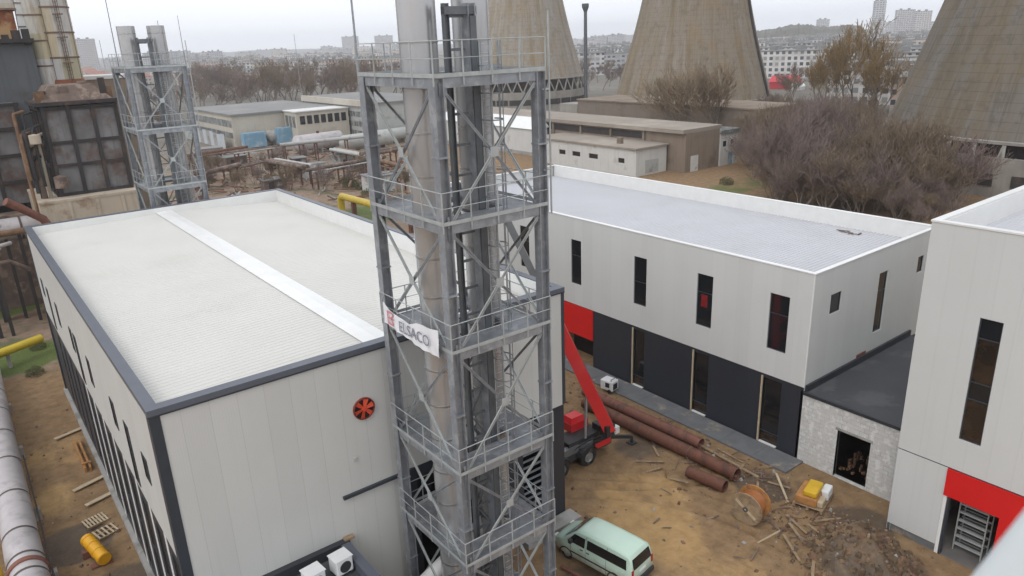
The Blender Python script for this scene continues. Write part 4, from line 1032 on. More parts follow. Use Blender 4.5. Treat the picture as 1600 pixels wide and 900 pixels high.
# cable spool
sp = thing('cable_spool', 'large wooden cable spool with orange wound cable standing on its edge', 'cable spool', (29.95, 19.1, .02), math.radians(8))
for s, mt in ((-.5, M['wood']), (.5, M['orange_wood'])):
    mb = MB(); mb.lathe((s, 0, .92), [(.09, -.04), (.92, -.04), (.92, .04), (.09, .04)], 36, 'x', close=True); fl = part('flange', mb, mt, sp, 40, world=False)
    if s < 0:
        for q in range(1):
            mb = MB(); a = q*PI/3+.6; mb.beam((s-.055, -.7*math.cos(a), .92-.7*math.sin(a)), (s-.055, .7*math.cos(a), .92+.7*math.sin(a)), .14, .03, up=(1,0,0)); part('batten', mb, M['wood_pale'], fl, world=False)
        mb = MB(); mb.lathe((s-.08, 0, .92), [(.05, 0), (.15, 0), (.15, .03), (.05, .03)], 14, 'x', close=True); part('bushing', mb, M['steel_dark'], fl, world=False)
mb = MB(); pr_ = []
for k in range(17): pr_ += [(.66, -.45+k*.053), (.70, -.45+k*.053+.026)]
mb.lathe((0, 0, .92), [(.3, -.455)]+pr_+[(.3, .455)], 30, 'x'); part('cable', mb, M['cable'], sp, 50, world=False)
mb = MB(); mb.lathe((0, 0, .92), [(.3, -.46), (.3, .46)], 20, 'x'); part('core', mb, M['wood'], sp, 40, world=False)
# pallet of yellow bundles before the doorway
PSC = 1.45
pl = thing('bundle_pallet', 'yellow wrapped bundles and a white pack on a wooden pallet before the bare doorway', 'pallet', (34.0, 17.8, .05), .25)
mb = MB()
for k in range(6): mb.box(-.75+k*.27, -.55, .12, -.55+k*.27, .55, .145)
for k in range(3): mb.box(-.75, -.55+k*.5, 0, .8, -.45+k*.5, .12)
part('deck', mb, M['wood'], pl, world=False)
for (x, y, z, sx_, sy_, sz_, mt, nm) in ((-.1, .1, .15, 1.2, .8, .34, 'orange_wood', 'bundle'), (-.15, .0, .5, .95, .5, .22, 'yellow', 'bundle'), (.3, -.38, .15, .6, .3, .4, 'white_paint', 'pack'), (-.35, -.32, .15, .5, .35, .26, 'wood_pale', 'bundle')):
    mb = MB(); mb.box(x-sx_/2, y-sy_/2, z, x+sx_/2, y+sy_/2, z+sz_); o = part(nm, mb, M[mt], pl, world=False); bv = o.modifiers.new('b', 'BEVEL'); bv.width = .05; bv.segments = 2
pl.scale = (PSC, PSC, PSC)
# generator
gn = thing('generator', 'small white generator with black panel on the pavement edge by the charcoal wall', 'generator', (35.2, 34.9, .05), .15)
mb = MB(); mb.box(-.42, -.55, .15, .42, .55, .95); o = part('casing', mb, M['white_paint'], gn, world=False); bv = o.modifiers.new('b', 'BEVEL'); bv.width = .1; bv.segments = 3
mb = MB(); mb.box(-.45, -.3, .45, -.415, .05, .8); part('panel', mb, M['plastic_dark'], gn, world=False)
mb = MB(); mb.box(-.3, -.58, .3, .2, -.545, .75); part('grille', mb, M['plastic_dark'], gn, world=False)
mb = MB(); mb.path([(-.35, -.4, .93), (-.35, -.4, 1.1), (.35, -.4, 1.1), (.35, -.4, .93)], .025, 8); part('handle', mb, M['plastic_dark'], gn, 40, world=False)
for s in (-1, 1):
    mb = MB(); mb.lathe((s*.42, -.3, .16), [(0, -.05), (.16, -.05), (.16, .05), (0, .05)], 14, 'x'); part('wheel', mb, M['rubber'], gn, 40, world=False)
# loose boards
def board(x, y, L_, a, label, z=.05, wd=.14, mt='wood', tilt=0., group='loose boards lying in the mud'):
    mb = MB(); c, s = math.cos(a), math.sin(a); zz = ground_z(x, y)+z
    mb.beam((x-c*L_/2, y-s*L_/2, zz+.03-L_/2*tilt), (x+c*L_/2, y+s*L_/2, zz+.03+L_/2*tilt), wd, .05)
    tag(part('board', mb, M[mt], org=(x, y, zz+.03)), label, 'board', group)
bl = 'loose wooden board lying in the yard mud among scattered rubble'
for x, y, L_, a in ((31.4, 17.2, 1.7, 1.2), (30.4, 16.4, 2.4, 1.0), (31.0, 15.6, 1.8, 1.35), (29.4, 16.2, 2.2, .95), (32.6, 20.4, 1.5, .6), (33.8, 19.8, 1.3, 1.9), (30.2, 26.4, 1.7, 2.4), (29.6, 25.7, 1.4, 2.9), (31.4, 27.0, 1.3, 1.0), (34.4, 23.6, 2.0, 1.5), (33.4, 22.2, 1.6, .3), (29.8, 23.8, 1.1, 2.0), (32.9, 16.3, 1.5, 2.6), (28.6, 14.6, 1.6, .5)):
    board(x, y, L_, a, bl)
board(33.2, 19.2, 1.6, 1.1, 'pale board leaning up out of the mud behind the cable spool', .35, .12, 'wood_pale', .7)
board(28.9, 17.4, 1.3, 2.2, 'pale stake standing slanted beside the cable spool', .3, .08, 'wood_pale', -.9)
# rusty steel pieces by the van
for x, y, L_, a, lb in ((19.9, 21.6, 2.4, 1.75, 'reddish steel section lying beside the mint van, nearer the tower'), (20.25, 20.3, 1.9, 1.6, 'reddish steel section lying beside the mint van, nearer its rear wheel')):
    mb = MB(); c, s = math.cos(a), math.sin(a); mb.beam((x-c*L_/2, y-s*L_/2, .12), (x+c*L_/2, y+s*L_/2, .12), .16, .14); tag(part('steel_section', mb, M['rust_red'], org=(x, y, 0)), lb, 'steel section', 'steel sections by the van')
# rubble scatter
mb = MB(); rr = random.Random(11)
def pebble(x, y, s):
    z = ground_z(x, y); a = rr.random()*PI; h = s*(.4+rr.random()*.6); c, q = math.cos(a)*s, math.sin(a)*s; k = .5+.5*rr.random()
    mb.add([(x+c, y+q, z-.02), (x-q*k, y+c*k, z-.02), (x-c, y-q, z-.02), (x+q*k, y-c*k, z-.02), (x+c*.6, y+q*.6, z+h), (x-q*k*.6, y+c*k*.6, z+h*.8), (x-c*.6, y-q*.6, z+h*.9), (x+q*k*.6, y-c*k*.6, z+h)],
           [(4,5,6,7),(0,1,5,4),(1,2,6,5),(2,3,7,6),(3,0,4,7)], rr.choice([0,0,0,0,0,0,3,3,3,3,2,1]))
for k in range(1700):
    q = rr.random()
    if q < .35: x, y = rr.gauss(32.6, 1.6), rr.gauss(17.5, 3)
    elif q < .6: x, y = rr.gauss(33.6, 1.0), rr.gauss(27, 5)
    elif q < .75: x, y = rr.gauss(30.6, 1.8), rr.gauss(13.6, 1.6)
    elif q < .9: x, y = rr.uniform(23.2, 35), rr.uniform(14, 40)
    else: x, y = rr.uniform(-.5, 3.3), rr.uniform(30, 62)
    if q > .985: x, y = rr.gauss(33.0, .9), rr.gauss(35.5, 1.2)
    if x > 34.5 and y < 14.2 or x > 36.9 or (3.2 < x < 22.9 and y > 25): continue
    pebble(x, y, min(.16, .02+rr.expovariate(20)))
for k in range(420):
    a = rr.random()*2*PI; q = 3.1*math.sqrt(rr.random()); x, y = 30.7+math.cos(a)*q, 13.4+math.sin(a)*q
    o0 = len(mb.mi); pebble(x, y, .04+rr.expovariate(14)); mb.mi[o0:] = [rr.choice([4, 4, 4, 0])]*(len(mb.mi)-o0)
for k in range(110):
    q = rr.random()
    x, y = (rr.gauss(33.4, .9), rr.uniform(20, 37)) if q < .55 else (rr.gauss(31.6, 1.6), rr.gauss(18.0, 2.4)) if q < .8 else (rr.uniform(26, 34), rr.uniform(16, 36))
    if x > 34.4 and y < 14.6 or x > 35.2: continue
    a = rr.random()*PI; L_ = rr.uniform(.25, 1.3); z = ground_z(x, y)+rr.uniform(.01, .12); c, sn = math.cos(a)*L_/2, math.sin(a)*L_/2
    mb.beam((x-c, y-sn, z), (x+c, y+sn, z+rr.uniform(-.05, .18)), rr.uniform(.03, .09), .03, m=rr.choice([0, 0, 2, 3, 3, 3]))
ro = part('rubble', mb, [M['rust_dirt'], M['concrete'], M['wood'], M['junk_brown'], M['clod']]); tag(ro, 'stones, splinters and broken bits scattered over the muddy yard', 'rubble', kind='stuff')

# ------------------------------------------------------------------ left yard: insulated main, pallets, drum
mp_ = thing('heating_main', 'thick pale insulated pipe with dark straps running along the left edge of the yard', 'pipe', (-1.2, 48, 0))
pts = [(-1.15, 30, 1.5), (-1.25, 40, 1.5), (-1.15, 52, 1.5), (-1.0, 66, 1.5), (-.9, 72, 1.5)]
mb = MB(); mb.path(pts, .82, 28); part('jacket', mb, M['pipe_silver'], mp_, 50)
for y in (36.9, 38.4, 40.9, 45.2, 49.7, 54, 58, 62):
    mb = MB(); xx = -1.25+(y-40)*.009 if y > 40 else -1.23
    mb.tube((xx, y, 1.5), (xx, y+.14, 1.5), .845, n=28, caps=False); part('strap', mb, M['band_dark'], mp_, 40)
for y in (38.4, 45.2, 54, 62):
    mb = MB(); mb.box(-2.1, y-.2, -.3, -.1, y+.25, .72); part('support', mb, M['concrete'], mp_)
mb = MB(); mb.path([(-.3, 36.5, 1.0), (-.25, 44, 1.0), (-.2, 52, 1.0)], .045, 8); part('conduit', mb, M['band_dark'], mp_, 50)
mb = MB(); mb.tube((-1.23, 37.6, 1.5), (-1.23, 37.9, 1.5), .9, n=28); part('collar', mb, M['rust_red'], mp_, 40)
yv = thing('yellow_post', 'yellow steel post in the corner beside the insulated main', 'post', (-2.6, 38.5, 0))
mb = MB(); mb.tube((-2.35, 38.5, -.2), (-2.35, 38.5, 2.4), .16, n=14); part('shaft', mb, M['yellow'], yv, 40)
mb = MB(); mb.box(-2.6, 38.25, -.05, -2.1, 38.75, .05); part('base_plate', mb, M['rust_pipe'], yv)
dr = thing('plastic_pipe_end', 'bright orange yellow plastic pipe end sticking up from the ground by the pallets', 'plastic pipe', (1.55, 39.0, 0))
mb = MB(); a, b = Vector((1.95, 38.1, .45)), Vector((1.5, 40.1, .75)); d = (b-a)
mb.tube(a, b, .33, n=22); part('barrel', mb, M['orange_plastic'], dr, 40)
for q in (.02, .32, .62, .9):
    mb = MB(); mb.tube(a+d*q, a+d*(q+.06), .355, n=22); part('rib', mb, M['orange_plastic'], dr, 40)
mb = MB(); mb.box(1.3, 38.2, -.1, 2.3, 38.6, .14); part('bearer', mb, M['rust_red'], dr)
mb = MB(); mb.box(1.1, 39.4, -.1, 2.0, 39.7, .42); part('bearer', mb, M['rust_red'], dr)
def pallet(x, y, rz_, label, n=7):
    t = thing('wood_pallet', label, 'pallet', (x, y, ground_z(x, y)+.02), rz_, 'wooden pallets along the foot of the hall')
    for k in range(n):
        mb = MB(); mb.box(-.6+k*1.2/n, -.5, .11, -.6+k*1.2/n+.10, .5, .135); part('slat', mb, M['wood_pale'], t, world=False)
    for k in range(3):
        mb = MB(); mb.box(-.6, -.5+k*.45, 0, .6, -.4+k*.45, .11); part('bearer', mb, M['wood'], t, world=False)
pallet(2.25, 42.9, .2, 'slatted pale pallet lying by the hall wall, farther of the two')
pallet(2.55, 41.4, .25, 'slatted pale pallet lying by the hall wall, nearer the orange pipe', 5)
for x, y, L_, a, lb in ((2.75, 47.2, 2.2, .35, 'pale plank laid from the mud to the hall wall, middle of three'), (2.6, 55.2, 1.8, .3, 'pale plank laid from the mud to the hall wall, farthest of three'), (2.8, 44.9, 1.6, .3, 'pale plank laid from the mud to the hall wall, nearest of three')):
    board(x, y, L_, a, lb, .12, .3, 'wood_pale', group='planks by the hall wall')
fb = thing('formwork_beam', 'orange timber formwork beam lying along the foot of the hall wall', 'timber beam', (2.9, 51, .1))
for s in (-.14, .14):
    mb = MB(); mb.box(2.8+s, 48.9, .02, 2.92+s, 53.4, .34); part('plank', mb, M['orange_wood'], fb)
mb = MB(); mb.box(2.6, 49.4, .34, 3.15, 49.6, .42); part('cleat', mb, M['orange_wood'], fb)
# yellow gas pipe crossing towards the hall
yp = thing('gas_pipe', 'yellow gas pipe on low stands crossing the grass left of the hall', 'pipe', (0, 77, 0))
mb = MB(); mb.path([(-9, 69.6, 1.5), (-.6, 71.6, 1.5), (2.0, 72.9, 1.5), (3.3, 73.6, 1.5)], .36, 16); part('tube', mb, M['yellow_pipe'], yp, 50)
for x, y in ((-4, 70.8), (.6, 72.2)):
    mb = MB(); mb.box(x-.15, y-.15, -.1, x+.15, y+.15, 1.2); part('stand', mb, M['concrete'], yp)
rt = thing('rusty_tank', 'rusty red horizontal tank lying in the grass left of the pale hall', 'tank', (3.0, 93.6, 0))
mb = MB(); mb.lathe((0, 0, 0), [(0, -1.9), (.5, -1.8), (.95, -1.45), (1.0, -1.2), (1.0, 1.2), (.95, 1.45), (.5, 1.8), (0, 1.9)], 22, 'x'); mb.v = [(x+3.2, y+93.8, z+1.0) for x, y, z in mb.v]; part('shell', mb, M['rust_red'], rt, 50)
for x in (2.2, 4.2):
    mb = MB(); mb.box(x-.15, 93, -.1, x+.15, 94.6, .35); part('saddle', mb, M['rust_pipe'], rt)

# ------------------------------------------------------------------ old plant on the left: filter casings, stack, ducts
fl = thing('filter_house', 'dark grey ribbed filter casing raised on a cream masonry base, left of the far tower', 'filter house', (8.3, 83, 0))
bx0, bx1, by0, by1, bz0, bz1 = 8.35, 14.95, 84.0, 91.0, 12.0, 20.5
mb = MB(); mb.box(bx0, by0, bz0, bx1, by1, bz1); part('casing', mb, M['filter_grey'], fl)
mb = MB()
for k in range(4):
    x = bx0+.15+k*(bx1-bx0-.3)/3; mb.box(x-.17, by0-.24, bz0-.1, x+.17, by0-.002, bz1+.1)
for k in range(4):
    y = by0+.2+k*(by1-by0-.4)/3; mb.box(bx0-.24, y-.17, bz0-.1, bx0-.002, y+.17, bz1+.1)
for z in (bz0+.1, bz0+2.9, bz0+5.1, bz1-.2):
    for k in range(3):
        x0_ = bx0+.31+k*(bx1-bx0-.3)/3; mb.box(x0_, by0-.2, z-.15, x0_+(bx1-bx0-.3)/3-.32, by0-.003, z+.15)
        y0_ = by0+.37+k*(by1-by0-.4)/3; mb.box(bx0-.2, y0_, z-.15, bx0-.003, y0_+(by1-by0-.4)/3-.34, z+.15)
part('rib_grid', mb, M['filter_dark'], fl)
mb = MB(); mb.box(bx0-.5, by0-.5, bz1+.1, bx1+.3, by1, bz1+.45); part('roof_slab', mb, M['filter_dark'], fl)
mb = MB(); v0 = len(mb.v)
mb.add([(bx0+.2, by0+.2, bz1+.45), (bx1-.2, by0+.2, bz1+.45), (bx1-.2, by1, bz1+.45), (bx0+.2, by1, bz1+.45), (bx0+1.2, by0+1.2, bz1+1.9), (bx1-1.6, by0+1.2, bz1+1.9), (bx1-1.6, by1-1, bz1+1.9), (bx0+1.2, by1-1, bz1+1.9)], [(0,1,5,4),(1,2,6,5),(2,3,7,6),(3,0,4,7),(4,5,6,7)])
part('hood', mb, M['junk_brown'], fl)
rr = random.Random(5)
for k in range(16):
    x = bx0-.3+rr.random()*(bx1-bx0); mb = MB(); y = by0-.2+rr.random()*2.5; h = .6+rr.random()*1.5
    mb.box(x, y, bz1+.4, x+.2+rr.random()*.7, y+.3, bz1+.4+h); part('duct_stub', mb, M[rr.choice(['junk_brown','filter_dark','filter_grey','rust_dirt'])], fl)
mb = MB(); wall(mb, 'y', 82.0, -1, 6.3, 15.2, -.2, 11.7); wall(mb, 'x', 6.3, -1, 82.0, 92, -.2, 11.7); wall(mb, 'x', 15.2, 1, 82.0, 92, -.2, 11.7); mb.box(6.25, 81.95, 11.7, 15.3, 92, 11.95); part('base', mb, M['cream_wall'], fl)
mb = MB()
for x in (8.6, 11.0, 13.3): mb.box(x, 81.9, 0, x+.28, 81.998, 11.6)
mb.box(6.3, 81.91, 10.3, 15.2, 81.997, 10.6) if False else None
part('pilaster', mb, M['cream_wall'], fl)
# hanging pipes at the corner between the casings
pb = thing('pipe_cluster', 'tangle of rusty and pale pipes in the corner between the two dark casings', 'pipework', (7.0, 84.5, 0))
for k in range(9):
    x = 5.9+rr.random()*2.0; y = 83.3+rr.random()*1.2; z0 = 10+rr.random()*4; z1 = 15+rr.random()*6
    mb = MB(); mb.path([(x, y, z0), (x, y, z1-.3), (x+.3*(rr.random()-.2), y+.3, z1), (x+.9, y+.5, z1+.2)], .08+rr.random()*.17, 9); part('pipe', mb, M[rr.choice(['rust_dirt', 'junk_brown', 'cream_wall', 'filter_dark', 'rust_dirt'])], pb, 50)
mb = MB(); mb.lathe((7.3, 83.4, 17.2), [(0, 0), (.5, .1), (.5, .9), (0, 1.0)], 14); part('valve_box', mb, M['cream_wall'], pb, 40)
mb = MB(); mb.lathe((8.6, 83.1, 12.8), [(0, 0), (.6, .15), (.6, 1.2), (0, 1.4)], 14); part('valve_box', mb, M['junk_brown'], pb, 40)
# second, larger boiler house further left
bh = thing('boiler_house', 'big dark grey boiler house with panelled sides at the left edge, behind the filter casing', 'building', (0, 95, 0))
mb = MB(); mb.box(-14, 97, -.2, 10.3, 118, 26.6); part('wall', mb, M['boiler_grey'], bh)
mb = MB(); mb.box(-14, 92.5, 10.5, 7.2, 97, 20.6); part('casing', mb, M['filter_grey'], bh)
for z in (12.6, 15.3, 18.0, 20.4):
    mb = MB(); mb.box(-14, 92.25, z, 7.4, 92.498, z+.35); part('girt', mb, M['filter_dark'], bh)
for x in (-2, 1.0, 4.0, 6.9):
    mb = MB(); mb.box(x, 92.2, 10.5, x+.4, 92.247, 20.7); part('upright_rib', mb, M['filter_dark'], bh)
mb = MB(); mb.box(-14, 90, -.2, 6.0, 92.4, 9.8); part('base', mb, M['junk_brown'], bh)
mb = MB(); mb.box(-14, 96.2, 26.6, 10.5, 118, 27.0); part('roof', mb, M['filter_dark'], bh)
for k in range(9):
    x = 2+k*.95; mb = MB(); mb.box(x, 96.4, 26.3+rr.random()*.3, x+.5+rr.random()*.4, 97.3, 27.2+rr.random()*.8); part('roof_scrap', mb, M[rr.choice(['junk_brown', 'filter_dark', 'rust_dirt'])], bh)
hp = thing('rusty_hopper', 'rust orange steel casing above the dark boiler house in the upper left corner', 'hopper', (4, 100, 27))
mb = MB(); mb.box(-6, 99.2, 27.0, 9.5, 108, 30.0); part('lower_casing', mb, M['rust_orange'], hp)
mb = MB(); mb.box(-6, 99.0, 30.1, 9.7, 108, 36); part('upper_casing', mb, M['stack'], hp)
mb = MB(); mb.box(-6, 98.9, 29.95, 9.8, 108.1, 30.15); part('flange', mb, M['stack_seam'], hp)
dw = thing('white_duct', 'narrow whitish square duct hanging between the rusty casing and the banded stack', 'duct', (10.2, 100, 27))
mb = MB(); mb.add([(9.62,99,27.0),(10.62,99,27.0),(10.62,100,27.0),(9.62,100,27.0),(9.98,99,36),(10.9,99,36),(10.9,100,36),(9.98,100,36)], [(0,3,2,1),(4,5,6,7),(0,1,5,4),(1,2,6,5),(2,3,7,6),(3,0,4,7)]); part('casing', mb, M['tarnish_white'], dw)
for z in (28.2, 29.4, 30.6, 31.8):
    mb = MB(); xx = 9.62+.36*(z-27)/9; mb.box(xx-.06, 98.93, z, xx+1.06, 98.998, z+.12); part('flange', mb, M['junk_brown'], dw)
mb = MB(); mb.box(9.7, 99.2, 20.0, 10.5, 99.9, 26.99); part('post', mb, M['boiler_grey'], dw)
st = thing('stack', 'fat pale steel stack with dark bands and rusty foot rising behind the filter casing', 'chimney', (12.85, 100, 0))
mb = MB(); mb.lathe((12.85, 100.5, 0), [(2.15, 11.5), (2.15, 48), (2.05, 48), (2.05, 47)], 40); sh = part('shaft', mb, M['stack'], st, 40)
for z in np.arange(22.2, 48, 2.65):
    mb = MB(); mb.lathe((12.85, 100.5, z), [(2.16, 0), (2.24, .02), (2.24, .16), (2.16, .18)], 40); part('band', mb, M['stack_seam'], sh, 40)
mb = MB()
for a in (-2.6, -1.95, -1.25, -.55): mb.box(12.85+2.16*math.cos(a)-.03, 100.5+2.16*math.sin(a)-.03, 12, 12.85+2.16*math.cos(a)+.03, 100.5+2.16*math.sin(a)+.03, 48)
part('panel_seam', mb, M['stack_seam'], sh)
mb = MB(); mb.lathe((11.2, 99.0, 0), [(.85, 12), (.85, 48)], 24); d2 = part('side_duct', mb, M['stack'], st, 40)
for z in np.arange(21.4, 48, 2.65):
    mb = MB(); mb.lathe((11.2, 99.0, z), [(.86, 0), (.93, .02), (.93, .14), (.86, .16)], 24); part('band', mb, M['stack_seam'], d2, 40)
mb = MB(); lx, ly = 13.5, 98.25
for s in (-.2, .2): mb.box(lx+s-.03, ly-.03, 20, lx+s+.03, ly+.03, 48)
for z in np.arange(20.3, 48, .4): mb.box(lx-.2, ly-.02, z, lx+.2, ly+.02, z+.04)
part('ladder', mb, M['junk_brown'], st)
for z in (24.3, 27.0, 29.4):
    mb = MB(); mb.box(lx-.55, ly-.5, z, lx+.45, ly-.1, z+.12); part('rest_platform', mb, M['stack_seam'], st)
mb = MB(); mb.lathe((12.85, 100.5, 0), [(2.4, 11.5), (2.4, 22.3), (2.2, 22.6)], 32); part('foot', mb, M['rust_orange'], st, 40)
sb = thing('stair_block', 'low brown block with pale roof edge just right of the banded stack', 'building', (15.5, 104, 0))
mb = MB(); mb.box(15.2, 103, -.2, 20.5, 110, 22.3); part('wall', mb, M['hall_brown'], sb)
mb = MB(); mb.box(15.1, 102.85, 22.3, 20.7, 110, 22.7); part('roof_edge', mb, M['tarnish_white'], sb)
# silver vessel and ducts low at the far corner of the hall
sv = thing('silver_vessel', 'dull silver horizontal vessel behind the far left corner of the hall', 'tank', (3.5, 112, 0))
mb = MB(); mb.lathe((0, 0, 0), [(0, -4.2), (.8, -3.9), (1.05, -3.4), (1.05, 3.4), (.8, 3.9), (0, 4.2)], 22, 'x'); mb.v = [(x+3.4, y+86, z+9.2) for x, y, z in mb.v]; part('shell', mb, M['pipe_silver'], sv, 50)
for x in (1.4, 5.4):
    mb = MB(); mb.box(x-.2, 85.3, -.1, x+.2, 86.7, 8.4); part('support', mb, M['filter_dark'], sv)
for x in (2.2, 4.6):
    mb = MB(); mb.lathe((x+0, 86, 9.2), [(1.06, -.1), (1.12, -.08), (1.12, .08), (1.06, .1)], 22, 'x'); part('strap', mb, M['band_dark'], sv, 40)
ps = thing('pale_post', 'pale concrete post standing before the dark gap at the far left corner', 'post', (4.0, 82, 0))
mb = MB(); p0, p1 = atz(36, 432, 0), None; mb.tube((p0.x, p0.y, -.2), (p0.x, p0.y, 7.2), .42, .38, n=12); part('shaft', mb, M['cream_wall'], ps, 40)
mb = MB(); mb.box(p0.x-.6, p0.y-.6, -.1, p0.x+.6, p0.y+.6, .3); part('footing', mb, M['concrete'], ps)
du = thing('pink_duct', 'slanting rusty pink and white pipe by the foot of the cream wall', 'pipe', (5, 84, 0))
mb = MB(); mb.path([(3.6, 80, 12.8), (4.6, 80.4, 12.0), (6.2, 80.8, 10.6), (6.6, 80.9, 9.6), (6.6, 80.9, 4)], .38, 12); part('upper_run', mb, M['rust_red'], du, 50)
mb = MB(); mb.tube((6.6, 80.9, -.1), (6.6, 80.9, 9.9), .55, n=14); part('riser', mb, M['tarnish_white'], du, 40)
for k in range(9):
    x, y = rr.uniform(-6, 4.5), rr.uniform(80, 88); t = thing('pipe_bridge', 'rusty pipe on trestle legs among the clutter left of the far hall corner', 'pipework', (x, y, 0), 0, 'rusty pipes left of the hall corner')
    z = rr.uniform(6.5, 11.5); mb = MB(); mb.path([(x-3, y, z), (x+1.2, y+rr.uniform(-1, 1), z), (x+2.6, y+1, z-rr.uniform(0, 2))], rr.uniform(.15, .4), 10); part('tube', mb, M[rr.choice(['rust_dirt', 'junk_brown', 'pipe_silver', 'tarnish_white'])], t, 50)
    mb = MB(); mb.box(x-.15, y-.1, -.2, x+.15, y+.1, z); part('leg', mb, M['filter_dark'], t)


# ------------------------------------------------------------------ clutter of the old plant behind the hall
def rack(x, y, L_, ang, z, nt_, label, mts):
    t = thing('pipe_rack', label, 'pipe rack', (x, y, 0), ang, 'pipe racks of the old plant behind the hall')
    n = max(2, int(L_/6)+1)
    for k in range(n):
        xx = -L_/2+k*L_/(n-1)
        for s in (-.9, .9):
            mb = MB(); mb.box(xx-.12, s-.12, -.3, xx+.12, s+.12, z-.12); part('post', mb, M['rust_pipe'], t, world=False)
        mb = MB(); mb.box(xx-.13, -1.2, z-.12, xx+.13, 1.2, z+.1); part('crossbeam', mb, M['rust_pipe'], t, world=False)
    for q in range(nt_):
        r = rr.choice([.14, .22, .34, .42]); yy = -.95+q*1.9/max(1, nt_-1); mb = MB()
        mb.path([(-L_/2-1, yy, z+.1+r), (L_*.1, yy, z+.1+r), (L_*.1+.9, yy, z+.1+r+.0), (L_/2+1, yy, z+.1+r)], r, 10); part('tube', mb, M[rr.choice(mts)], t, 50, world=False)
    return t
RL = 'rusty steel pipe rack on posts crossing the brown ground behind the hall'
for px, py, L_, ang, z in ((345, 262, 14, .25, 3.0), (390, 276, 12, .5, 2.2), (425, 258, 16, .15, 3.6), (455, 285, 12, 1.7, 3.2), (520, 248, 22, -.1, 4.0), (560, 268, 18, 1.6, 3.4), (635, 262, 20, .2, 3.8), (615, 288, 14, 1.5, 3.0), (345, 292, 9, .6, 3.0), (535, 288, 12, .2, 3.2)):
    p = atz(px, py); rack(p.x, p.y, L_, ang, z, rr.choice([2, 2, 3]), RL, ['rust_dirt', 'junk_brown', 'junk_brown', 'strip_wall', 'rust_pipe', 'rust_dirt', 'rust_red'])
def tank_h(px, py, r, L_, ang, label, mt, leg=1.0, group=None):
    p = atz(px, py); t = thing('storage_tank', label, 'tank', (p.x, p.y, 0), ang, group)
    mb = MB(); mb.lathe((0, 0, leg+r), [(0, -L_/2-.5*r), (r*.6, -L_/2-.38*r), (r*.95, -L_/2-.08*r), (r, -L_/2), (r, L_/2), (r*.95, L_/2+.08*r), (r*.6, L_/2+.38*r), (0, L_/2+.5*r)], 24, 'x'); part('shell', mb, M[mt], t, 50, world=False)
    for s in (-.35, 0, .35):
        mb = MB(); mb.box(s*L_-.2, -r*.7, -.2, s*L_+.2, r*.7, leg+r*.4); part('saddle', mb, M['concrete'], t, world=False)
    mb = MB(); mb.tube((0, 0, leg+2*r-.1), (0, 0, leg+2*r+.5), .35, n=12); part('manhole', mb, M['rust_pipe'], t, 40, world=False)
tank_h(500, 238, 2.0, 12, .12, 'long dull grey horizontal tank, left of two lying beyond the rusty ground', 'pipe_silver', .8)
tank_h(575, 236, 1.9, 13, .1, 'long grey-green horizontal tank, right of two lying beyond the rusty ground', 'strip_wall', .8)
tank_h(445, 224, 1.6, 9, .2, 'grey weathered tank lying in front of the long strip-windowed shed', 'concrete', .8)
tank_h(610, 225, 1.6, 12, .1, 'pale grey tank half hidden behind the near steel tower', 'strip_wall', .8)
ct = thing('site_container', 'white ribbed site container standing alone among the rusty clutter', 'container', atz(496, 279), .0)
mb = MB(); mb.box(-2.4, 0, .25, 2.4, 2.3, 2.9); part('body', mb, M['wall_white'], ct, world=False)
mb = MB()
for k in range(18): mb.box(-2.35+k*.27, -.05, .4, -2.23+k*.27, -.002, 2.75)
part('ribs', mb, M['tarnish_white'], ct, world=False)
mb = MB(); mb.box(-2.5, -.1, 2.9, 2.5, 2.4, 3.0); part('roof', mb, M['roof_grey'], ct, world=False)
mb = MB(); mb.box(-2.3, .2, -.2, 2.3, 2.1, .25); part('skid', mb, M['filter_dark'], ct, world=False)
yl = thing('gas_pipe', 'thick yellow gas pipe running beyond the far right edge of the hall roof', 'pipe', (50, 108, 0))
a, b = atz(532, 306, 2.6), atz(592, 322, 2.6)
mb = MB(); d = (b-a).normalized(); mb.path([a-Vector((0,0,2.9)), a-Vector((0,0,.5)), a+d*.5, b+d*30], .55, 16); part('tube', mb, M['yellow_pipe'], yl, 50)
for q in (4, 12, 20, 28):
    c = a+d*q; mb = MB(); mb.box(c.x-.3, c.y-.3, -.2, c.x+.3, c.y+.3, 2.1); part('stand', mb, M['rust_pipe'], yl)
for k, (px, py, w_, d_, h_, mt) in enumerate(((372, 262, 5, 4, 2.4, 'junk_brown'), (545, 262, 4, 4, 2.6, 'concrete'), (600, 300, 5, 4, 2.8, 'wall_white'), (432, 300, 4, 3, 2.2, 'junk_brown'), (470, 262, 3, 3, 2.0, 'rust_red'), (648, 300, 1.2, 1.2, 6, 'cream_wall'), (330, 250, 6, 4, 2.6, 'concrete'), (585, 262, 4, 3, 2.4, 'cream_wall'))):
    p = atz(px, py); t = thing('plant_hut', ['small brown plant hut among the rusty racks', 'squat grey concrete hut among the rusty racks', 'small whitish hut seen just left of the steel tower', 'low brown shed close behind the hall roof', 'small red-brown hut in the middle of the rusty ground', 'slim cream pillar-like hut seen between the tower legs', 'grey concrete hut below the blue fence', 'small cream hut below the grey tanks'][k], 'hut', (p.x, p.y, 0), rr.uniform(-.2, .2))
    mb = MB(); mb.box(-w_/2, 0, -.2, w_/2, d_, h_); part('wall', mb, M[mt], t, world=False)
    mb = MB(); mb.box(-w_/2-.2, -.2, h_, w_/2+.2, d_+.2, h_+.2); part('roof', mb, M['roof_grey'], t, world=False)
    if w_ > 2:
        mb = MB(); mb.box(-w_*.3, -.03, -.1, -w_*.3+1, -.003, 1.9); part('door', mb, M['filter_dark'], t, world=False)
        mb = MB(); mb.box(w_*.05, -.03, 1.0, w_*.05+1.1, -.003, 1.8); part('window', mb, M['strip_glass'], t, world=False)
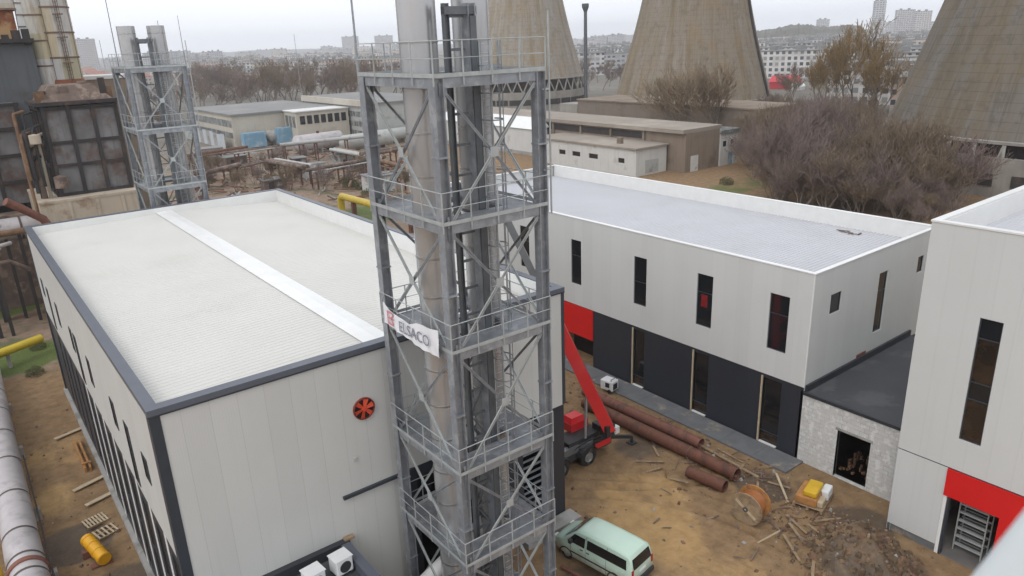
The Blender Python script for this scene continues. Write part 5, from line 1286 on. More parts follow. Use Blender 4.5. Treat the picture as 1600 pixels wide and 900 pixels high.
# rusty scrap
mb = MB(); rr2 = random.Random(23)
for k in range(480):
    px, py = rr2.uniform(300, 680), rr2.uniform(232, 318); p = atz(px, py)
    if p.y < 70: continue
    s = rr2.uniform(.15, .7); a = rr2.random()*PI; L_ = rr2.uniform(.5, 3.5); c, q = math.cos(a)*L_/2, math.sin(a)*L_/2
    z = rr2.uniform(.1, .7); mb.beam((p.x-c, p.y-q, z), (p.x+c, p.y+q, z+rr2.uniform(-.3, .6)), s*.5, s*.4, m=rr2.choice([0, 0, 1, 1, 2, 3]))
so_ = part('scrap', mb, [M['rust_dirt'], M['rust_red'], M['junk_brown'], M['concrete']]); tag(so_, 'rusty scrap and broken pieces strewn over the brown ground behind the hall', 'scrap', kind='stuff')

# ------------------------------------------------------------------ sheds, halls and walls farther off
def strip_shed(name, label, x0, y0, x1, y1, h, wallm, roofm, strips, faces=('x', 'y'), over=.4):
    t = thing(name, label, 'building', (x0, y0, 0))
    mb = MB(); mb.box(x0, y0, -.3, x1, y1, h); part('wall', mb, M[wallm], t)
    mb = MB(); mb.box(x0-over, y0-over, h, x1+over, y1+over, h+.5); part('roof', mb, M[roofm], t)
    for (za, zb_) in strips:
        if 'x' in faces:
            mb = MB(); mb.box(x0-.06, y0+.6, za, x0-.002, y1-.6, zb_); o = part('window_band', mb, M['strip_glass'], t)
            mb = MB(); n = int((y1-y0)/1.6)
            for k in range(n+1): yy = y0+.6+k*(y1-y0-1.2)/n; mb.box(x0-.12, yy-.06, za, x0-.061, yy+.06, zb_)
            part('mullions', mb, M['strip_wall'], o)
        if 'y' in faces:
            mb = MB(); mb.box(x0+.6, y0-.06, za, x1-.6, y0-.002, zb_); o = part('window_band', mb, M['strip_glass'], t)
    return t
A_ = strip_shed('workshop', 'pale workshop with window bands and a plain cream end wall beyond the rusty yard', 62.8, 203, 92, 242, 8.4, 'wall_cream', 'roof_grey', [(2.6, 4.0), (5.4, 7.2)], ('x',))
B_ = strip_shed('long_shed', 'long shed with several grey glazed bands and a broad flat grey roof', 93, 178, 114, 226, 10.2, 'strip_wall', 'roof_grey', [(1.2, 2.6), (3.8, 5.2), (6.4, 7.8)], ('x',))
mb = MB(); mb.box(92.3, 177.5, 9.3, 92.99, 226.5, 10.9); part('fascia', mb, M['wall_cream'], B_)
w3 = thing('gatehouse', 'small block with a dark band of windows between the workshop and long shed', 'building', (76, 193, 0))
mb = MB(); mb.box(77, 194, -.2, 92.2, 202.4, 8.6); part('wall', mb, M['wall_cream'], w3)
mb = MB(); mb.box(76.7, 193.7, 8.6, 92.25, 202.5, 8.9); part('roof', mb, M['tarnish_white'], w3)
for k in range(7):
    mb = MB(); mb.box(78+k*2, 193.9, 5.4, 79.4+k*2, 193.995, 7.6); part('window', mb, M['glass'], w3)
for k in range(3):
    mb = MB(); mb.box(76.9, 195+k*2.4, 4.6, 76.996, 196.6+k*2.4, 7.6); part('window', mb, M['strip_glass'], w3)
fn = thing('sheet_fence', 'corrugated fence of pale sheets in front of the workshop', 'fence', (60, 205, 0))
for k in range(12):
    y = 204+k*3.2; mb = MB(); mb.box(60.4, y, -.2, 60.55, y+3.1, 3.9+rr.uniform(-.3, .3)); part('sheet', mb, M[rr.choice(['sheet_pale', 'sheet_pale', 'concrete', 'strip_wall'])], fn)
for k in range(2):
    c = thing('blue_container', ['blue steel container, left of two below the cream end wall', 'blue steel container, right of two below the cream end wall'][k], 'container', (64+k*9, 199-k*1.0, 0), .0)
    mb = MB(); mb.box(0, 0, .2, 6, 2.4, 4.0+k*.6); part('body', mb, M['sheet_blue'], c, world=False)
    mb = MB()
    for q in range(16): mb.box(.1+q*.37, -.06, .4, .28+q*.37, -.002, 3.7+k*.6)
    part('ribs', mb, M['sheet_blue'], c, world=False)
    mb = MB(); mb.box(.1, .1, -.2, 5.9, 2.3, .2); part('skid', mb, M['filter_dark'], c, world=False)
pf = thing('plank_fence', 'grey boarded fence right of the blue containers', 'fence', (84, 197, 0))
for k in range(4):
    mb = MB(); mb.box(83, 197-k*.0, .2+k*.85, 104, 197.15, .9+k*.85); part('rail', mb, M['strip_wall'], pf)
for k in range(6):
    mb = MB(); mb.box(83+k*4.1, 197.16, -.2, 83.3+k*4.1, 197.4, 3.8); part('post', mb, M['concrete'], pf)

wb = thing('white_shed', 'white low shed with a bright roof seen through the near steel tower', 'building', (106, 131, 0))
mb = MB(); mb.box(104.5, 128, -.2, 108.9, 166, 6.0); part('wall', mb, M['wall_white'], wb)
mb = MB(); mb.add([(104.1,127.6,6.0),(109.2,127.6,6.0),(109.2,166.3,6.0),(104.1,166.3,6.0),(107.4,127.8,8.2),(107.4,165.8,8.2)], [(0,1,4),(1,2,5,4),(2,3,5),(3,0,4,5),(0,3,2,1)]); part('roof', mb, M['cap_white'], wb)
mb = MB(); mb.box(104.4, 127.9, -.1, 104.497, 166, .9); part('plinth', mb, M['concrete'], wb)
# white low building directly behind the office block
wl = thing('white_annexe', 'low white building with a grey flat roof just behind the white block roof', 'building', (100.5, 93.2, 0))
mb = MB(); wall(mb, 'x', 100.5, -1, 93.2, 122, -.3, 5.0, [(103.2, 105.8, 2.3, 3.3), (108.2, 110.6, 2.3, 3.3), (112.6, 114.6, 2.3, 3.3), (96.1, 97.8, 2.2, 3.2)]); wall(mb, 'y', 93.2, -1, 100.5, 108.9, -.3, 5.0); wall(mb, 'x', 108.9, 1, 93.2, 122, -.3, 5.0); wall(mb, 'y', 122, 1, 100.5, 108.9, -.3, 5.0); part('wall', mb, M['wall_white'], wl)
mb = MB(); mb.box(100.1, 92.8, 5.0, 109.2, 122.4, 5.3); part('roof', mb, M['roof_tan'], wl)
for a, b_ in ((103.2, 105.8), (108.2, 110.6), (112.6, 114.6), (96.1, 97.8)): window(wl, 'x', 100.5, -1, a, b_, 2.3 if a != 96.1 else 2.2, 3.3 if a != 96.1 else 3.2, M['tarnish_white'], M['glass'])
mb = MB(); mb.box(103, 93.14, .4, 106.6, 93.197, 2.8); part('door', mb, M['strip_wall'], wl)
mb = MB(); mb.box(103, 99.6, 5.3, 103.8, 100.6, 6.5); part('chimney', mb, M['hall_brown'], wl)
# long brown hall
bhx0, bhy0, bhy1, bhx1 = 109.5, 89.2, 168, 119.5
b2 = thing('brown_hall', 'long flat-roofed brown hall with dark window bands behind the low white building', 'building', (bhx0, bhy0, 0))
mb = MB(); mb.box(bhx0, bhy0, -.3, bhx1, bhy1, 7.3); part('wall', mb, M['hall_brown'], b2)
mb = MB(); mb.box(bhx0-.8, bhy0-.02, 7.3, bhx1+.6, bhy1, 8.0); part('roof', mb, M['roof_tan'], b2)
for za, zb_ in ((3.3, 4.3), (5.6, 6.9)):
    mb = MB(); mb.box(bhx0-.05, bhy0+10, za, bhx0-.002, bhy1-1, zb_); part('window_band', mb, M['filter_dark'] if za > 5 else M['strip_glass'], b2)
for k in range(9):
    mb = MB(); mb.box(bhx0-.35, bhy0+10+k*9, -.2, bhx0-.055, bhy0+10.5+k*9, 7.28); part('pilaster', mb, M['hall_brown'], b2)
mb = MB(); mb.box(bhx0+1.6, bhy0-.05, -.2, bhx0+3.8, bhy0-.003, 3.0); part('gate', mb, M['tarnish_white'], b2)
wd = thing('white_kiosk', 'small white two-storey block with dark windows at the end of the brown hall', 'building', (119.6, 89, 0))
mb = MB(); wall(mb, 'y', 89.0, -1, 119.7, 125.2, -.3, 6.2, [(120.5, 121.7, 3.6, 4.8), (122.9, 124.0, 3.9, 4.9), (122.3, 123.9, -.2, 2.3)]); wall(mb, 'x', 119.7, -1, 89.0, 96, -.3, 6.2); wall(mb, 'x', 125.2, 1, 89.0, 96, -.3, 6.2); part('wall', mb, M['wall_white'], wd)
for h in ((120.5, 121.7, 3.6, 4.8), (122.9, 124.0, 3.9, 4.9)): window(wd, 'y', 89.0, -1, *h, M['tarnish_white'], M['glass'])
mb = MB(); mb.box(122.3, 89.1, -.2, 123.9, 89.18, 2.3); part('door', mb, M['sheet_blue'], wd)
mb = MB(); mb.box(119.5, 88.7, 6.2, 125.4, 96, 6.9); part('roof', mb, M['strip_glass'], wd)
# basin wall of the cooling towers
bw = thing('basin_wall', 'long plain grey-brown wall running in front of the cooling towers', 'wall', (146, 98, 0))
mb = MB(); mb.box(146, 98.5, -.3, 162, 158, 8.0); part('wall', mb, M['wall_brown'], bw)
mb = MB(); mb.box(145.7, 98.2, 8.0, 162.2, 158.3, 8.35); part('coping', mb, M['hall_brown'], bw)
mb = MB(); mb.box(146.1, 158.31, -.3, 152, 166, 6.8); part('end_block', mb, M['ct_conc'], bw)

# ------------------------------------------------------------------ cooling towers
def cooling_tower(label, cx, cy, rb, zb_, rt, zt, b, H_, mt, legh=3.4, nleg=36, seed=0):
    t = thing('cooling_tower', label, 'cooling tower', (cx, cy, 0), seed, 'hyperbolic concrete cooling towers')
    zs = np.linspace(zb_, H_, 40); pr = [(rt*math.sqrt(1+((z-zt)/b)**2), z) for z in zs]
    th_ = .5
    mb = MB(); mb.lathe((0, 0, 0), pr+[(r-th_, z) for r, z in pr[::-1]], 96, close=True); part('shell', mb, mt, t, 50, world=False)
    r0 = pr[0][0]
    mb = MB(); mb.lathe((0, 0, zb_), [(r0-.5, -.3), (r0+.2, -.3), (r0+.2, .1), (r0+.02, .2), (r0-.5, .2)], 96, close=True); part('ring_beam', mb, M['ct_conc'], t, 40, world=False)
    zf = zb_-legh
    for k in range(nleg):
        a = 2*PI*k/nleg
        mb = MB()
        for s in (-1, 1):
            a2 = a+s*PI/nleg*(.9 if legh > 2.5 else .12); rf = r0+.5
            mb.beam((r0*math.cos(a), r0*math.sin(a), zb_-.4), (rf*math.cos(a2), rf*math.sin(a2), zf), .4, .4)
        part('leg', mb, M['ct_conc'], t, world=False)
    rw = r0+1.0
    mb = MB(); mb.lathe((0, 0, 0), [(rw-.5, -.5), (rw, -.5), (rw, zf-.0), (rw-.5, zf)], 96); part('basin', mb, M['ct_conc'], t, 40, world=False)
    mb = MB(); mb.lathe((0, 0, 0), [(0, zf-.5), (rw-.5, zf-.5)], 64); part('basin_floor', mb, M['filter_dark'], t, world=False)
    mb = MB(); mb.lathe((0, 0, 0), [(r0-2.5, zf-.6), (r0-2.5, zb_+3)], 64); part('fill_packing', mb, M['filter_dark'], t, 40, world=False)
    if zf > 3:
        for k in range(30):
            a = 2*PI*k/30; c = Vector((math.cos(a), math.sin(a), 0)); e = Vector((-math.sin(a), math.cos(a), 0)); p = c*(rw+.02)
            mb = MB(); mb.beam(p-e*2.2+Vector((0,0,zf*.44)), p+e*2.2+Vector((0,0,zf*.44)), .2, zf*.30, up=(0,0,1)); part('basin_opening', mb, M['filter_dark'], t, world=False)
    return t
def polar(az, d): return d*math.cos(math.radians(az)), d*math.sin(math.radians(az))
c2x, c2y = polar(38.9, 250)
T2 = cooling_tower('warm brown concrete cooling tower in the middle of three, trees in front', c2x, c2y, 24.4, 5.4, 13.5, 58, 34.7, 74, M['ct_warm'], 3.0, seed=.4)
c3x, c3y = 155.1, 39.1
T3 = cooling_tower('dark grey-brown cooling tower at the right edge with open legs showing', c3x, c3y, 32, 8, 17, 75, 42, 92, M['ct_dark'], 2.1, 48, seed=1.1)
c1x, c1y = polar(51.25, 300)
T1 = cooling_tower('pale concrete cooling tower half hidden behind the near steel tower', c1x, c1y, 22.2, 10.9, 12.9, 61, 34, 78, M['ct_pale'], 4.4, seed=2.0)
# drain pipe down the middle tower
ap = math.atan2(-c2y, -c2x)+1.18
mb = MB(); ptl = []
for z in np.linspace(5.6, 60, 16):
    r = 13.5*math.sqrt(1+((z-58)/34.7)**2)+.25; ptl.append((c2x+r*math.cos(ap), c2y+r*math.sin(ap), z))
mb.path(ptl, .45, 8); o = part('drain_pipe', mb, M['filter_dark'], None); 
o.parent = T2; o.matrix_parent_inverse = Matrix.Rotation(-.4, 4, 'Z') @ Matrix.Translation((-c2x, -c2y, 0))
sm = thing('lattice_mast', 'tall dark mast with a flared head between two cooling towers', 'mast', (197, 208.8, 0))
mb = MB(); mb.tube((197, 208.8, 0), (197, 208.8, 35.6), .75, .6, n=10); part('shaft', mb, M['steel_dark'], sm, 40)
mb = MB(); mb.lathe((197, 208.8, 0), [(.6, 33.6), (1.3, 35.2), (1.3, 36.4), (0, 36.4)], 12); part('head', mb, M['steel_dark'], sm, 40)
for px, d, h, r, lb, mt in ((556, 180, 46, .28, 'thin grey mast rising left of the near steel tower', 'galv'), (160, 150, 27.5, .07, 'thin leaning-looking pole, leftmost of those beyond the banded stack', 'galv_light'), (182, 160, 40, .08, 'tall thin pole just left of the far steel tower', 'steel_dark'), (255, 165, 31, .07, 'short thin pole above the far steel tower', 'steel_dark'), (287, 170, 32, .07, 'thin pole just right of the far steel tower', 'steel_dark'), (462, 300, 30, .1, 'dim thin pole above the trees left of the grey mast', 'galv')):
    p = atd(px, d); t = thing('mast', lb, 'mast', (p.x, p.y, 0)); mb = MB(); mb.tube((p.x, p.y, -.3), (p.x, p.y, h), r*1.4, r*.7, n=8); part('pole', mb, M[mt], t, 40)
    mb = MB(); mb.box(p.x-.5, p.y-.5, -.3, p.x+.5, p.y+.5, .3); part('footing', mb, M['concrete'], t)

# ------------------------------------------------------------------ bare trees
def tree_mesh(seed, H, stems, spread, twig_r, depth, trunk_r, up=.35, budget=5200):
    """trunk + limbs in one mesh, thin branches and twigs (three-sided rods) in another"""
    r = random.Random(seed); T = MB(); Cw = MB()
    def rod(mb, p, q, r0, r1, n):
        d = (q-p); 
        if d.length < 1e-5: return
        d.normalize(); u = Vector((0,0,1)) if abs(d.z) < .9 else Vector((1,0,0)); a = d.cross(u).normalized(); b = d.cross(a); vs = []
        for c, rr_ in ((p, r0), (q, r1)):
            for k in range(n):
                t = 2*PI*k/n; vs.append(c+a*(math.cos(t)*rr_)+b*(math.sin(t)*rr_))
        mb.add(vs, [(k, (k+1) % n, n+(k+1) % n, n+k) for k in range(n)])
    stack_ = []
    for s in range(stems):
        a = 2*PI*s/stems+r.random(); lean = (0.08 if stems == 1 else .28+.25*r.random())*spread
        d = Vector((math.cos(a)*lean, math.sin(a)*lean, 1)).normalized()
        stack_.append((Vector((math.cos(a)*.15*(stems > 1), math.sin(a)*.15*(stems > 1), -.3)), d, H*(.34 if stems == 1 else .38)*(.85+.3*r.random()), trunk_r, 0))
    count = 0; qi = 0
    while qi < len(stack_) and count < budget:
        p, d, L_, rad, lv = stack_[qi]; qi += 1
        nseg = 3 if lv < 2 else 2
        for k in range(nseg):
            d = (d+Vector((r.gauss(0, .16), r.gauss(0, .16), r.gauss(.02, .1)))).normalized()
            q = p+d*(L_/nseg); r1 = max(rad*(1-.22/nseg*1.5), twig_r)
            if lv < 2: rod(T, p, q, rad, r1, 6)
            else: rod(Cw, p, q, max(rad, twig_r), max(r1, twig_r), 3)
            p, rad = q, r1; count += 1
            if lv >= 1 and k < nseg-1 and lv < depth:
                ax = Vector((r.gauss(0,1), r.gauss(0,1), r.gauss(0,.5))).normalized(); nd = (d+ax*.75*spread+Vector((0,0,up*.5))).normalized()
                stack_.append((p.copy(), nd, L_*(.5+.25*r.random()), rad*.55, lv+1))
        if lv < depth:
            for k in range(3 if lv < 3 else 2):
                ax = Vector((r.gauss(0,1), r.gauss(0,1), r.gauss(0,.4))).normalized()
                nd = (d+ax*(.45+.35*r.random())*spread+Vector((0,0,up))).normalized()
                stack_.append((p.copy(), nd, L_*(.62+.2*r.random()), rad*.62, lv+1))
    return T, Cw
def tree_proto(name, label, group, T, Cw, bark, twig):
    t = thing(name, label, 'tree', (0, -400, 0), 0, group)
    part('trunk', T, bark, t, 60, world=False); part('crown', Cw, twig, t, None, world=False)
    return t
used = set()
def plant(proto, x, y, s, sz=1., label=None, group=None, z=0.):
    if proto.name not in used:
        used.add(proto.name); o = proto
        o.location = (x, y, z); o.rotation_euler = (0, 0, rnd.random()*6.28); o.scale = (s, s, s*sz)
        if label: o['label'] = label
        if group: o['group'] = group
        return o
    return copy_tree(proto, None, (x, y, z), rnd.random()*6.28, label, group, (s, s, s*sz))
GL, GG = 'bare purple-brown tree in the dense thicket behind the white office block', 'bare thicket trees behind the white office block'
bushy = [tree_proto('bare_tree', GL, GG, *tree_mesh(40+k, 8.5, 4+k % 2, 1.0, .018, 6, .12, .30, 6800), M['bark'], M[['twig_purple','twig_brown','twig_brown','twig_purple'][k]]) for k in range(4)]
LL, LG = 'bare tall dark tree in the belt beyond the sheds on the left', 'bare trees in the belt beyond the sheds'
tallp = [tree_proto('bare_tree', LL, LG, *tree_mesh(60+k, 15, 1, .9, .05, 5, .26, .22, 3600), M['bark'], M['twig_brown' if k == 1 else 'twig_purple']) for k in range(3)]
tanp = [tree_proto('bare_tree', 'x', 'tan', *tree_mesh(93, 15, 5, 1.0, .045, 6, .24, .3, 5200), M['bark_pale'], M['twig_tan'])]
gold = [tree_proto('willow_tree', 'x', 'golden trees', *tree_mesh(80+k, 15, 3, .75, .045, 6, .26, .42, 5200), M['bark'], M['twig_gold']) for k in range(1)]
def inside(x, y, boxes): return any(x0-2 < x < x1+2 and y0-2 < y < y1+2 for x0, y0, x1, y1 in boxes)
OB = [(100,88,125.4,168), (146,98,162,166), (62,177,115,243), (36,13,59,62)]
pts_ = []
tries = 0
while len(pts_) < 98 and tries < 6000:
    tries += 1
    px = rnd.uniform(1165, 1550); py = rnd.uniform(205, 335)
    if px > 1440 and py < 300 or px > 1400 and py < 265 or px > 1500: continue
    if px < 1215 and py > 290: continue
    p = atz(px, py)
    if inside(p.x, p.y, OB) or math.hypot(p.x-c3x, p.y-c3y) < 36 or math.hypot(p.x-c2x, p.y-c2y) < 30: continue
    if any(math.hypot(p.x-a, p.y-b) < 3.0 for a, b in pts_): continue
    pts_.append((p.x, p.y))
for k, (x, y) in enumerate(pts_):
    sc_ = .62+.72*rnd.random(); v_ = _M.T @ (np.array([x, y, 0.])-CAMP); px = 800+FPX*v_[0]/v_[2]; py = 450+FPX*v_[1]/v_[2]
    tl = 168 if px < 1345 else 206 if px < 1460 else 206+(px-1460)*.5
    sc_ = min(sc_, (py-tl)*math.hypot(x, y)/1145/9.6)
    if sc_ < .34: continue
    plant(bushy[k % 4], x, y, sc_, 1., GL, GG)
for k in range(44):
    px = rnd.uniform(1195, 1490); yp = 300+(px-1160)*.182; py = yp+rnd.uniform(-24, 12)
    if px > 1440: py = rnd.uniform(318, 352)
    p = atz(px, py)
    if p.x < 60: continue
    plant(bushy[k % 4], p.x, p.y, .34+.36*rnd.random(), 1., GL, GG)
for px, py, s, lb in ((1325, 172, 1.3, 'tall golden-brown tree with upright branches standing above the purple thicket'), (1284, 176, .95, 'lesser golden-brown tree just left of the tallest golden tree'), (1368, 178, .95, 'low golden-brown tree beside the dark cooling tower')):
    p = atz(px, py+12); plant(gold[0], p.x, p.y, s, 1.05, lb, 'golden-brown trees above the thicket')
for px, d, s, lb in ((1070, 188, 1.02, 'bare tan tree standing before the middle cooling tower, left of two'), (1122, 182, 1.12, 'bare tan tree standing before the middle cooling tower, right of two')):
    p = atd(px, d); plant(tanp[0], p.x, p.y, s, 1.0, lb, 'tan trees before the middle cooling tower')
n_ = 0
tries = 0
while n_ < 95 and tries < 4000:
    tries += 1
    px = rnd.uniform(285, 640); d = rnd.uniform(290, 480); p = atd(px, d)
    if inside(p.x, p.y, OB): continue
    n_ += 1; plant(tallp[n_ % 3], p.x, p.y, .8+.55*rnd.random(), 1., LL, LG)
RG = 'bare trees between the cooling towers'
for k in range(12):
    px = rnd.uniform(905, 985); d = rnd.uniform(330, 520); p = atd(px, d); plant(tallp[k % 3], p.x, p.y, .6+.4*rnd.random(), 1., 'bare dark tree in the gap between the pale and middle cooling towers', RG)
for k in range(22):
    px = rnd.uniform(1195, 1400); d = rnd.uniform(245, 480); p = atd(px, d)
    if inside(p.x, p.y, OB) or math.hypot(p.x-c2x, p.y-c2y) < 36: continue
    plant(tallp[k % 3], p.x, p.y, .5+.4*rnd.random(), 1., 'bare dark tree among the pale apartment blocks beyond the thicket', 'bare trees among the apartment blocks')
for k in range(16):
    px = rnd.uniform(1192, 1385); d = rnd.uniform(196, 232); p = atd(px, d)
    if inside(p.x, p.y, OB) or math.hypot(p.x-c2x, p.y-c2y) < 27 or math.hypot(p.x-c3x, p.y-c3y) < 36: continue
    plant(tallp[k % 3], p.x, p.y, .5+.16*rnd.random(), 1., 'bare brown tree at the back of the thicket below the golden trees', 'bare trees at the back of the thicket')
for k in range(7):
    px = rnd.uniform(130, 290); d = rnd.uniform(230, 420); p = atd(px, d); plant(tallp[k % 3], p.x, p.y, .5+.4*rnd.random(), 1., 'bare tree seen beyond the far steel tower', 'bare trees beyond the far steel tower')
for k, (px, py, s) in enumerate(((555, 290, .42), (562, 280, .5), (640, 300, .45), (590, 300, .4), (318, 300, .55), (325, 285, .6), (338, 276, .5), (408, 268, .4), (440, 262, .5), (452, 300, .5), (470, 290, .45), (508, 300, .5), (398, 290, .4), (372, 300, .45), (418, 300, .35), (530, 262, .4), (480, 255, .4), (655, 280, .5), (428, 280, .42))):
    p = atz(px, py); plant(bushy[k % 4], p.x, p.y, s, 1., 'low bare scrub bush on the rusty ground behind the hall', 'scrub bushes behind the hall')
# leafy scrub clumps
def bush_mesh(seed, n, R, H):
    r = random.Random(seed); mb = MB()
    for k in range(n):
        a, q = r.random()*2*PI, math.sqrt(r.random())*R; z = r.random()*H*(1-.6*(q/R)**2); c = Vector((math.cos(a)*q, math.sin(a)*q, z)); s = .06+.09*r.random()
        u = Vector((r.gauss(0,1), r.gauss(0,1), r.gauss(0,1))).normalized(); v = u.orthogonal().normalized(); w_ = u.cross(v)
        mb.add([c+v*s, c+w_*s*.6, c-v*s, c-w_*s*.6], [(0,1,2,3)])
    return mb
bp = None
for k, (px, py) in enumerate(((548, 292), (540, 286), (566, 296), (318, 296), (328, 286), (575, 306), (1135, 288), (655, 305), (12, 470), (60, 545), (55, 585))):
    p = atz(px, py); lb = 'olive green scrub growing on the waste ground beside rusty pipes' if k < 6 else None
    if bp is None:
        bp = thing('scrub_bush', 'olive green scrub bush on the waste ground', 'bush', (p.x, p.y, 0), 0, 'olive scrub bushes on waste ground')
        part('leaves', bush_mesh(5, 900, 1.6, 1.8), M['leaf_olive'], bp, world=False); mb = MB()
        for q in range(7): mb.tube((0, 0, -.1), (math.cos(q)*.9, math.sin(q)*.9, 1.3), .03, .01, n=4)
        part('stems', mb, M['bark'], bp, world=False)
        o = bp
    else: o = copy_tree(bp, None, (p.x, p.y, 0), k*1.3, scale=((.8 if k < 8 else .45),)*3)

# ------------------------------------------------------------------ the town
def block(x, y, L_, D__, H_, ang, mt, label, group, roofed=None, name='apartment_block'):
    t = thing(name, label, 'apartment block' if name == 'apartment_block' else 'house', (x, y, 0), ang, group)
    mb = MB(); mb.box(-L_/2, -D__/2, -.5, L_/2, D__/2, H_); part('wall', mb, M[mt], t, world=False)
    mb = MB()
    if roofed:
        mb.add([(-L_/2-.4,-D__/2-.4,H_),(L_/2+.4,-D__/2-.4,H_),(L_/2+.4,D__/2+.4,H_),(-L_/2-.4,D__/2+.4,H_),(-L_/2+D__*.3,0,H_+D__*.32),(L_/2-D__*.3,0,H_+D__*.32)], [(0,1,5,4),(1,2,5),(2,3,4,5),(3,0,4),(0,3,2,1)])
        part('roof', mb, M[roofed], t, world=False)
    else:
        mb.box(-L_/2-.3, -D__/2-.3, H_, L_/2+.3, D__/2+.3, H_+.5); mb.box(-L_*.25, -D__*.2, H_+.5, -L_*.25+3.4, D__*.2, H_+2.9); mb.box(L_*.2, -D__*.2, H_+.5, L_*.2+3, D__*.2, H_+2.7)
        part('roof', mb, M['roof_grey'], t, world=False)
    return t
cr_ = random.Random(31)
placed = []
def town(n, pxr, dr_, hr, lr, mts, label, group, ang0=.0, gap=1.0, roofed=None, name='apartment_block', dd=(11, 14)):
    k = 0; tr = 0
    while k < n and tr < n*60:
        tr += 1
        px = cr_.uniform(*pxr); d = math.exp(cr_.uniform(math.log(dr_[0]), math.log(dr_[1]))); p = atd(px, d); L_ = cr_.uniform(*lr)
        if any(math.hypot(p.x-a, p.y-b) < (L_*.5+c)*gap for a, b, c in placed): continue
        if math.hypot(p.x-c2x, p.y-c2y) < 60 or math.hypot(p.x-c1x, p.y-c1y) < 60: continue
        placed.append((p.x, p.y, L_*.5)); k += 1
        ang = math.atan2(p.y, p.x)+PI/2+cr_.choice([ang0, ang0+.35, ang0-.3, ang0+PI/2*(cr_.random() < .25)])
        block(p.x, p.y, L_, cr_.uniform(*dd), cr_.uniform(*hr), ang, cr_.choice(mts), label, group, roofed if not isinstance(roofed, list) else cr_.choice(roofed), name)
RB = 'pale flat-roofed apartment block in the dense estate between the middle and dark cooling towers'
town(85, (1190, 1470), (420, 1300), (11, 15), (30, 62), ['block_pale', 'block_warm', 'block_pale', 'block_grey'], RB, 'estate blocks between the middle and dark cooling towers', gap=.5)
town(14, (1380, 1460), (240, 420), (10, 14), (26, 44), ['block_pale', 'block_warm'], 'apartment block with rows of dark windows close behind the golden trees', 'blocks close behind the golden trees', gap=.7)
town(20, (890, 990), (520, 1500), (10, 15), (26, 50), ['block_pale', 'block_grey'], 'pale apartment block in the gap between the pale and middle cooling towers', 'blocks in the gap between the cooling towers', gap=.6)
town(80, (290, 650), (520, 1900), (8, 14), (24, 50), ['block_grey', 'block_warm', 'block_pale'], 'low hazy apartment block beyond the bare tree belt on the left', 'hazy blocks beyond the tree belt', gap=.6)
town(26, (120, 640), (480, 1400), (5, 8), (14, 26), ['block_warm'], 'hazy house with reddish roof beyond the bare tree belt', 'hazy red-roofed houses', gap=.6, roofed='roof_tile', name='house')
town(40, (280, 650), (1500, 2700), (12, 26), (20, 50), ['block_grey', 'block_pale'], 'tall hazy block on the left skyline', 'tall hazy blocks on the left skyline', gap=.4)
town(9, (1390, 1465), (1500, 2300), (26, 44), (20, 36), ['block_grey', 'block_pale'], 'tall hazy block on the skyline between two cooling towers', 'tall hazy blocks on the right skyline', gap=.4)
town(10, (895, 990), (1600, 2600), (16, 28), (26, 60), ['block_grey'], 'tall hazy block on the skyline above the lattice mast gap', 'tall hazy blocks above the gap', gap=.4)
town(12, (120, 300), (1300, 2600), (14, 34), (26, 60), ['block_grey'], 'dim hazy block on the skyline beside the far steel tower', 'dim hazy blocks beside the far steel tower', gap=.4)
for px, d, L_, H_, lb in ((1371, 1250, 14, 58, 'slender hazy tower block standing highest on the skyline'), (1412, 1500, 28, 48, 'hazy twin-width tower block right of the slender skyline tower'), (1440, 1450, 24, 44, 'hazy tower block nearest the dark cooling tower'), (1285, 1700, 22, 40, 'hazy block rising above the low hill on the skyline'), (600, 2000, 44, 46, 'broad hazy tower left of the near steel tower on the skyline'), (548, 2300, 46, 50, 'broad hazy tower block near the grey mast on the skyline'), (136, 1500, 30, 52, 'hazy grey-blue tower block right of the banded stack')):
    p = atd(px, d); block(p.x, p.y, L_, 16, H_, math.atan2(p.y, p.x)+PI/2+.2, 'block_grey', lb, 'skyline tower blocks')
hb = MB(); nb = 90                                             # wooded rise beyond the estate
for j, (dd_, f) in enumerate(((1300, 0), (1360, .8), (1420, 1), (1520, .6))):
    for i in range(nb+1):
        q = i/nb; px = 1180+q*190; p = atd(px, dd_); h = (23+9*math.exp(-((q-.35)/.2)**2)+5*math.exp(-((q-.75)/.12)**2))*f*(1-sst(.86, 1, q))
        h += f*(3.0*mnoise.noise(Vector((i*.55, j*3.1, 1)))+2.2*mnoise.noise(Vector((i*1.7, j*5.1, 4))))
        hb.v.append((p.x, p.y, max(-1, h)))
for j in range(3):
    for i in range(nb): a = j*(nb+1)+i; hb.f.append((a, a+1, a+nb+2, a+nb+1))
hb.mi = [0]*len(hb.f); tag(part('wooded_hill', hb, mat('wood_far', (.075,.07,.045), .95, 0, .45, .06, bmp=.5, bs=.3)), kind='structure')
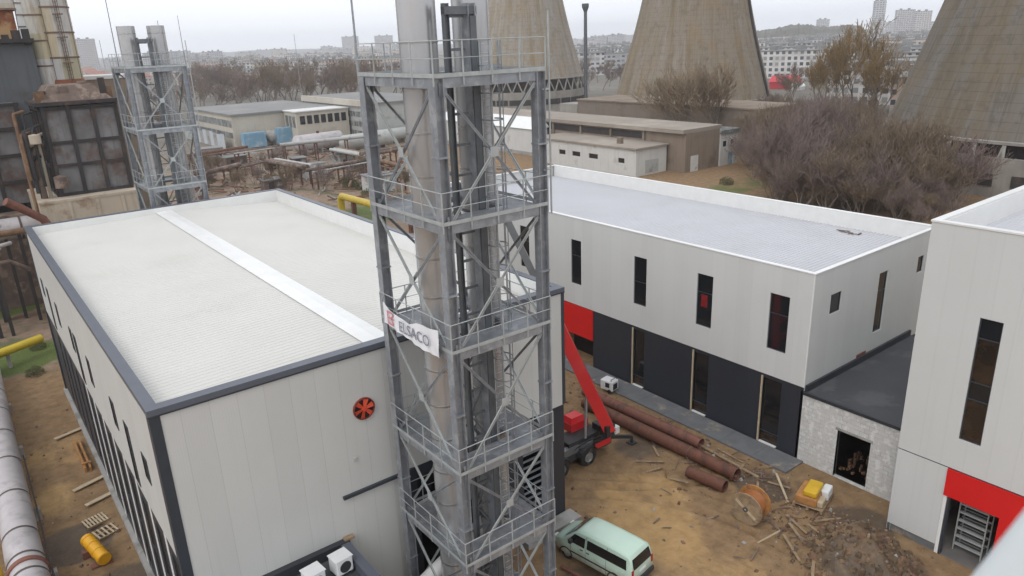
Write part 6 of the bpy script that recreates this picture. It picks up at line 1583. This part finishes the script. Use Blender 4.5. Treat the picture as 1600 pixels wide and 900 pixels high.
# coloured roofs in the estate
p = atz(1283, 88); t = thing('orange_hall', 'low hall with a bright orange roof among the pale apartment blocks', 'hall', (p.x, p.y, 0), math.atan2(p.y, p.x)+PI/2)
mb = MB(); mb.box(-16, -9, -.3, 16, 9, 9.0); part('wall', mb, M['wall_cream'], t, world=False); mb = MB(); mb.box(-16.4, -9.4, 9.0, 16.4, 9.4, 12.0); part('roof', mb, M['tarp_orange'], t, world=False)
p = atz(1226, 138); t = thing('red_marquee', 'red roofed marquee behind the foot of the middle cooling tower', 'marquee', (p.x, p.y, 0), math.atan2(p.y, p.x)+PI/2)
mb = MB(); mb.box(-6.5, -4, -.3, 6.5, 4, 3); part('wall', mb, M['tarp_red'], t, world=False)
mb = MB(); mb.add([(-7,-4.4,3),(7,-4.4,3),(7,4.4,3),(-7,4.4,3),(-5.5,0,5.6),(5.5,0,5.6)], [(0,1,5,4),(1,2,5),(2,3,4,5),(3,0,4),(0,3,2,1)]); part('roof', mb, M['tarp_red'], t, world=False)
p = atz(1246, 140); t = thing('white_tent', 'small white tent roof beside the red marquee', 'tent', (p.x, p.y, 0))
mb = MB(); mb.lathe((0, 0, 0), [(3.2, 1.4), (2.6, 2.4), (1.2, 3.0), (0, 3.2)], 12); part('canopy', mb, M['white_paint'], t, 40, world=False)
mb = MB(); mb.lathe((0, 0, 0), [(3.0, -.2), (3.0, 1.42)], 12); part('skirt', mb, M['tarnish_white'], t, world=False)

# low hills on the horizon
hm = MB(); nh = 160
for j, dd_ in enumerate((2900, 3200, 3700)):
    for i in range(nh+1):
        a = math.radians(-5+120*i/nh); h = (0, 9, 15)[j]*(.55+.9*max(0, .5+mnoise.noise(Vector((i*.09, j*.8, 2)))))+(8*mnoise.noise(Vector((i*.5, j, 7))) if j else -2)
        hm.v.append((dd_*math.cos(a), dd_*math.sin(a), h if j else -2))
for j in range(2):
    for i in range(nh): a = j*(nh+1)+i; hm.f.append((a, a+nh+1, a+nh+2, a+1))
hm.mi = [0]*len(hm.f); tag(part('hills', hm, mat('hill_ground', (.17,.17,.16), .95, 0, .3, .004), smooth=60), kind='structure')

# ------------------------------------------------------------------ out-of-focus rail by the photographer
fr = thing('handrail', 'pale painted rail close to the viewer in the lower right corner, out of focus', 'rail', (0, 0, 23.9))
def near(px, py, d): return Vector(tuple(CAMP+ray(px, py)*d))
a, b = near(1722, 800, 1.0), near(1572, 968, 1.12); d = (b-a).normalized()
mb = MB(); mb.tube(a-d*.9, b+d*.9, .052, n=28); part('tube', mb, mat('rail_paint', (.70,.76,.78), .4, 0, .05, 8), fr, 60)
mb = MB(); q = b+d*.6; mb.tube(q-Vector((0,0,.9)), q, .03, n=14); part('post', mb, M['galv_light'], fr, 60)

# ------------------------------------------------------------------ haze
hz = MB(); hz.box(-4800, -4800, -3.5, 4800, 4800, 100)
hm_ = bpy.data.materials.new('haze'); hm_.use_nodes = True; t = hm_.node_tree; t.nodes.clear()
o_ = t.nodes.new('ShaderNodeOutputMaterial'); pv_ = t.nodes.new('ShaderNodeVolumePrincipled')
pv_.inputs['Color'].default_value = (.95,.965,1.0,1); pv_.inputs['Density'].default_value = .00027; pv_.inputs['Anisotropy'].default_value = .55
t.links.new(pv_.outputs[0], o_.inputs['Volume'])
ho = part('haze', hz, hm_); tag(ho, kind='stuff', label='thin grey winter haze over the whole plant and town')
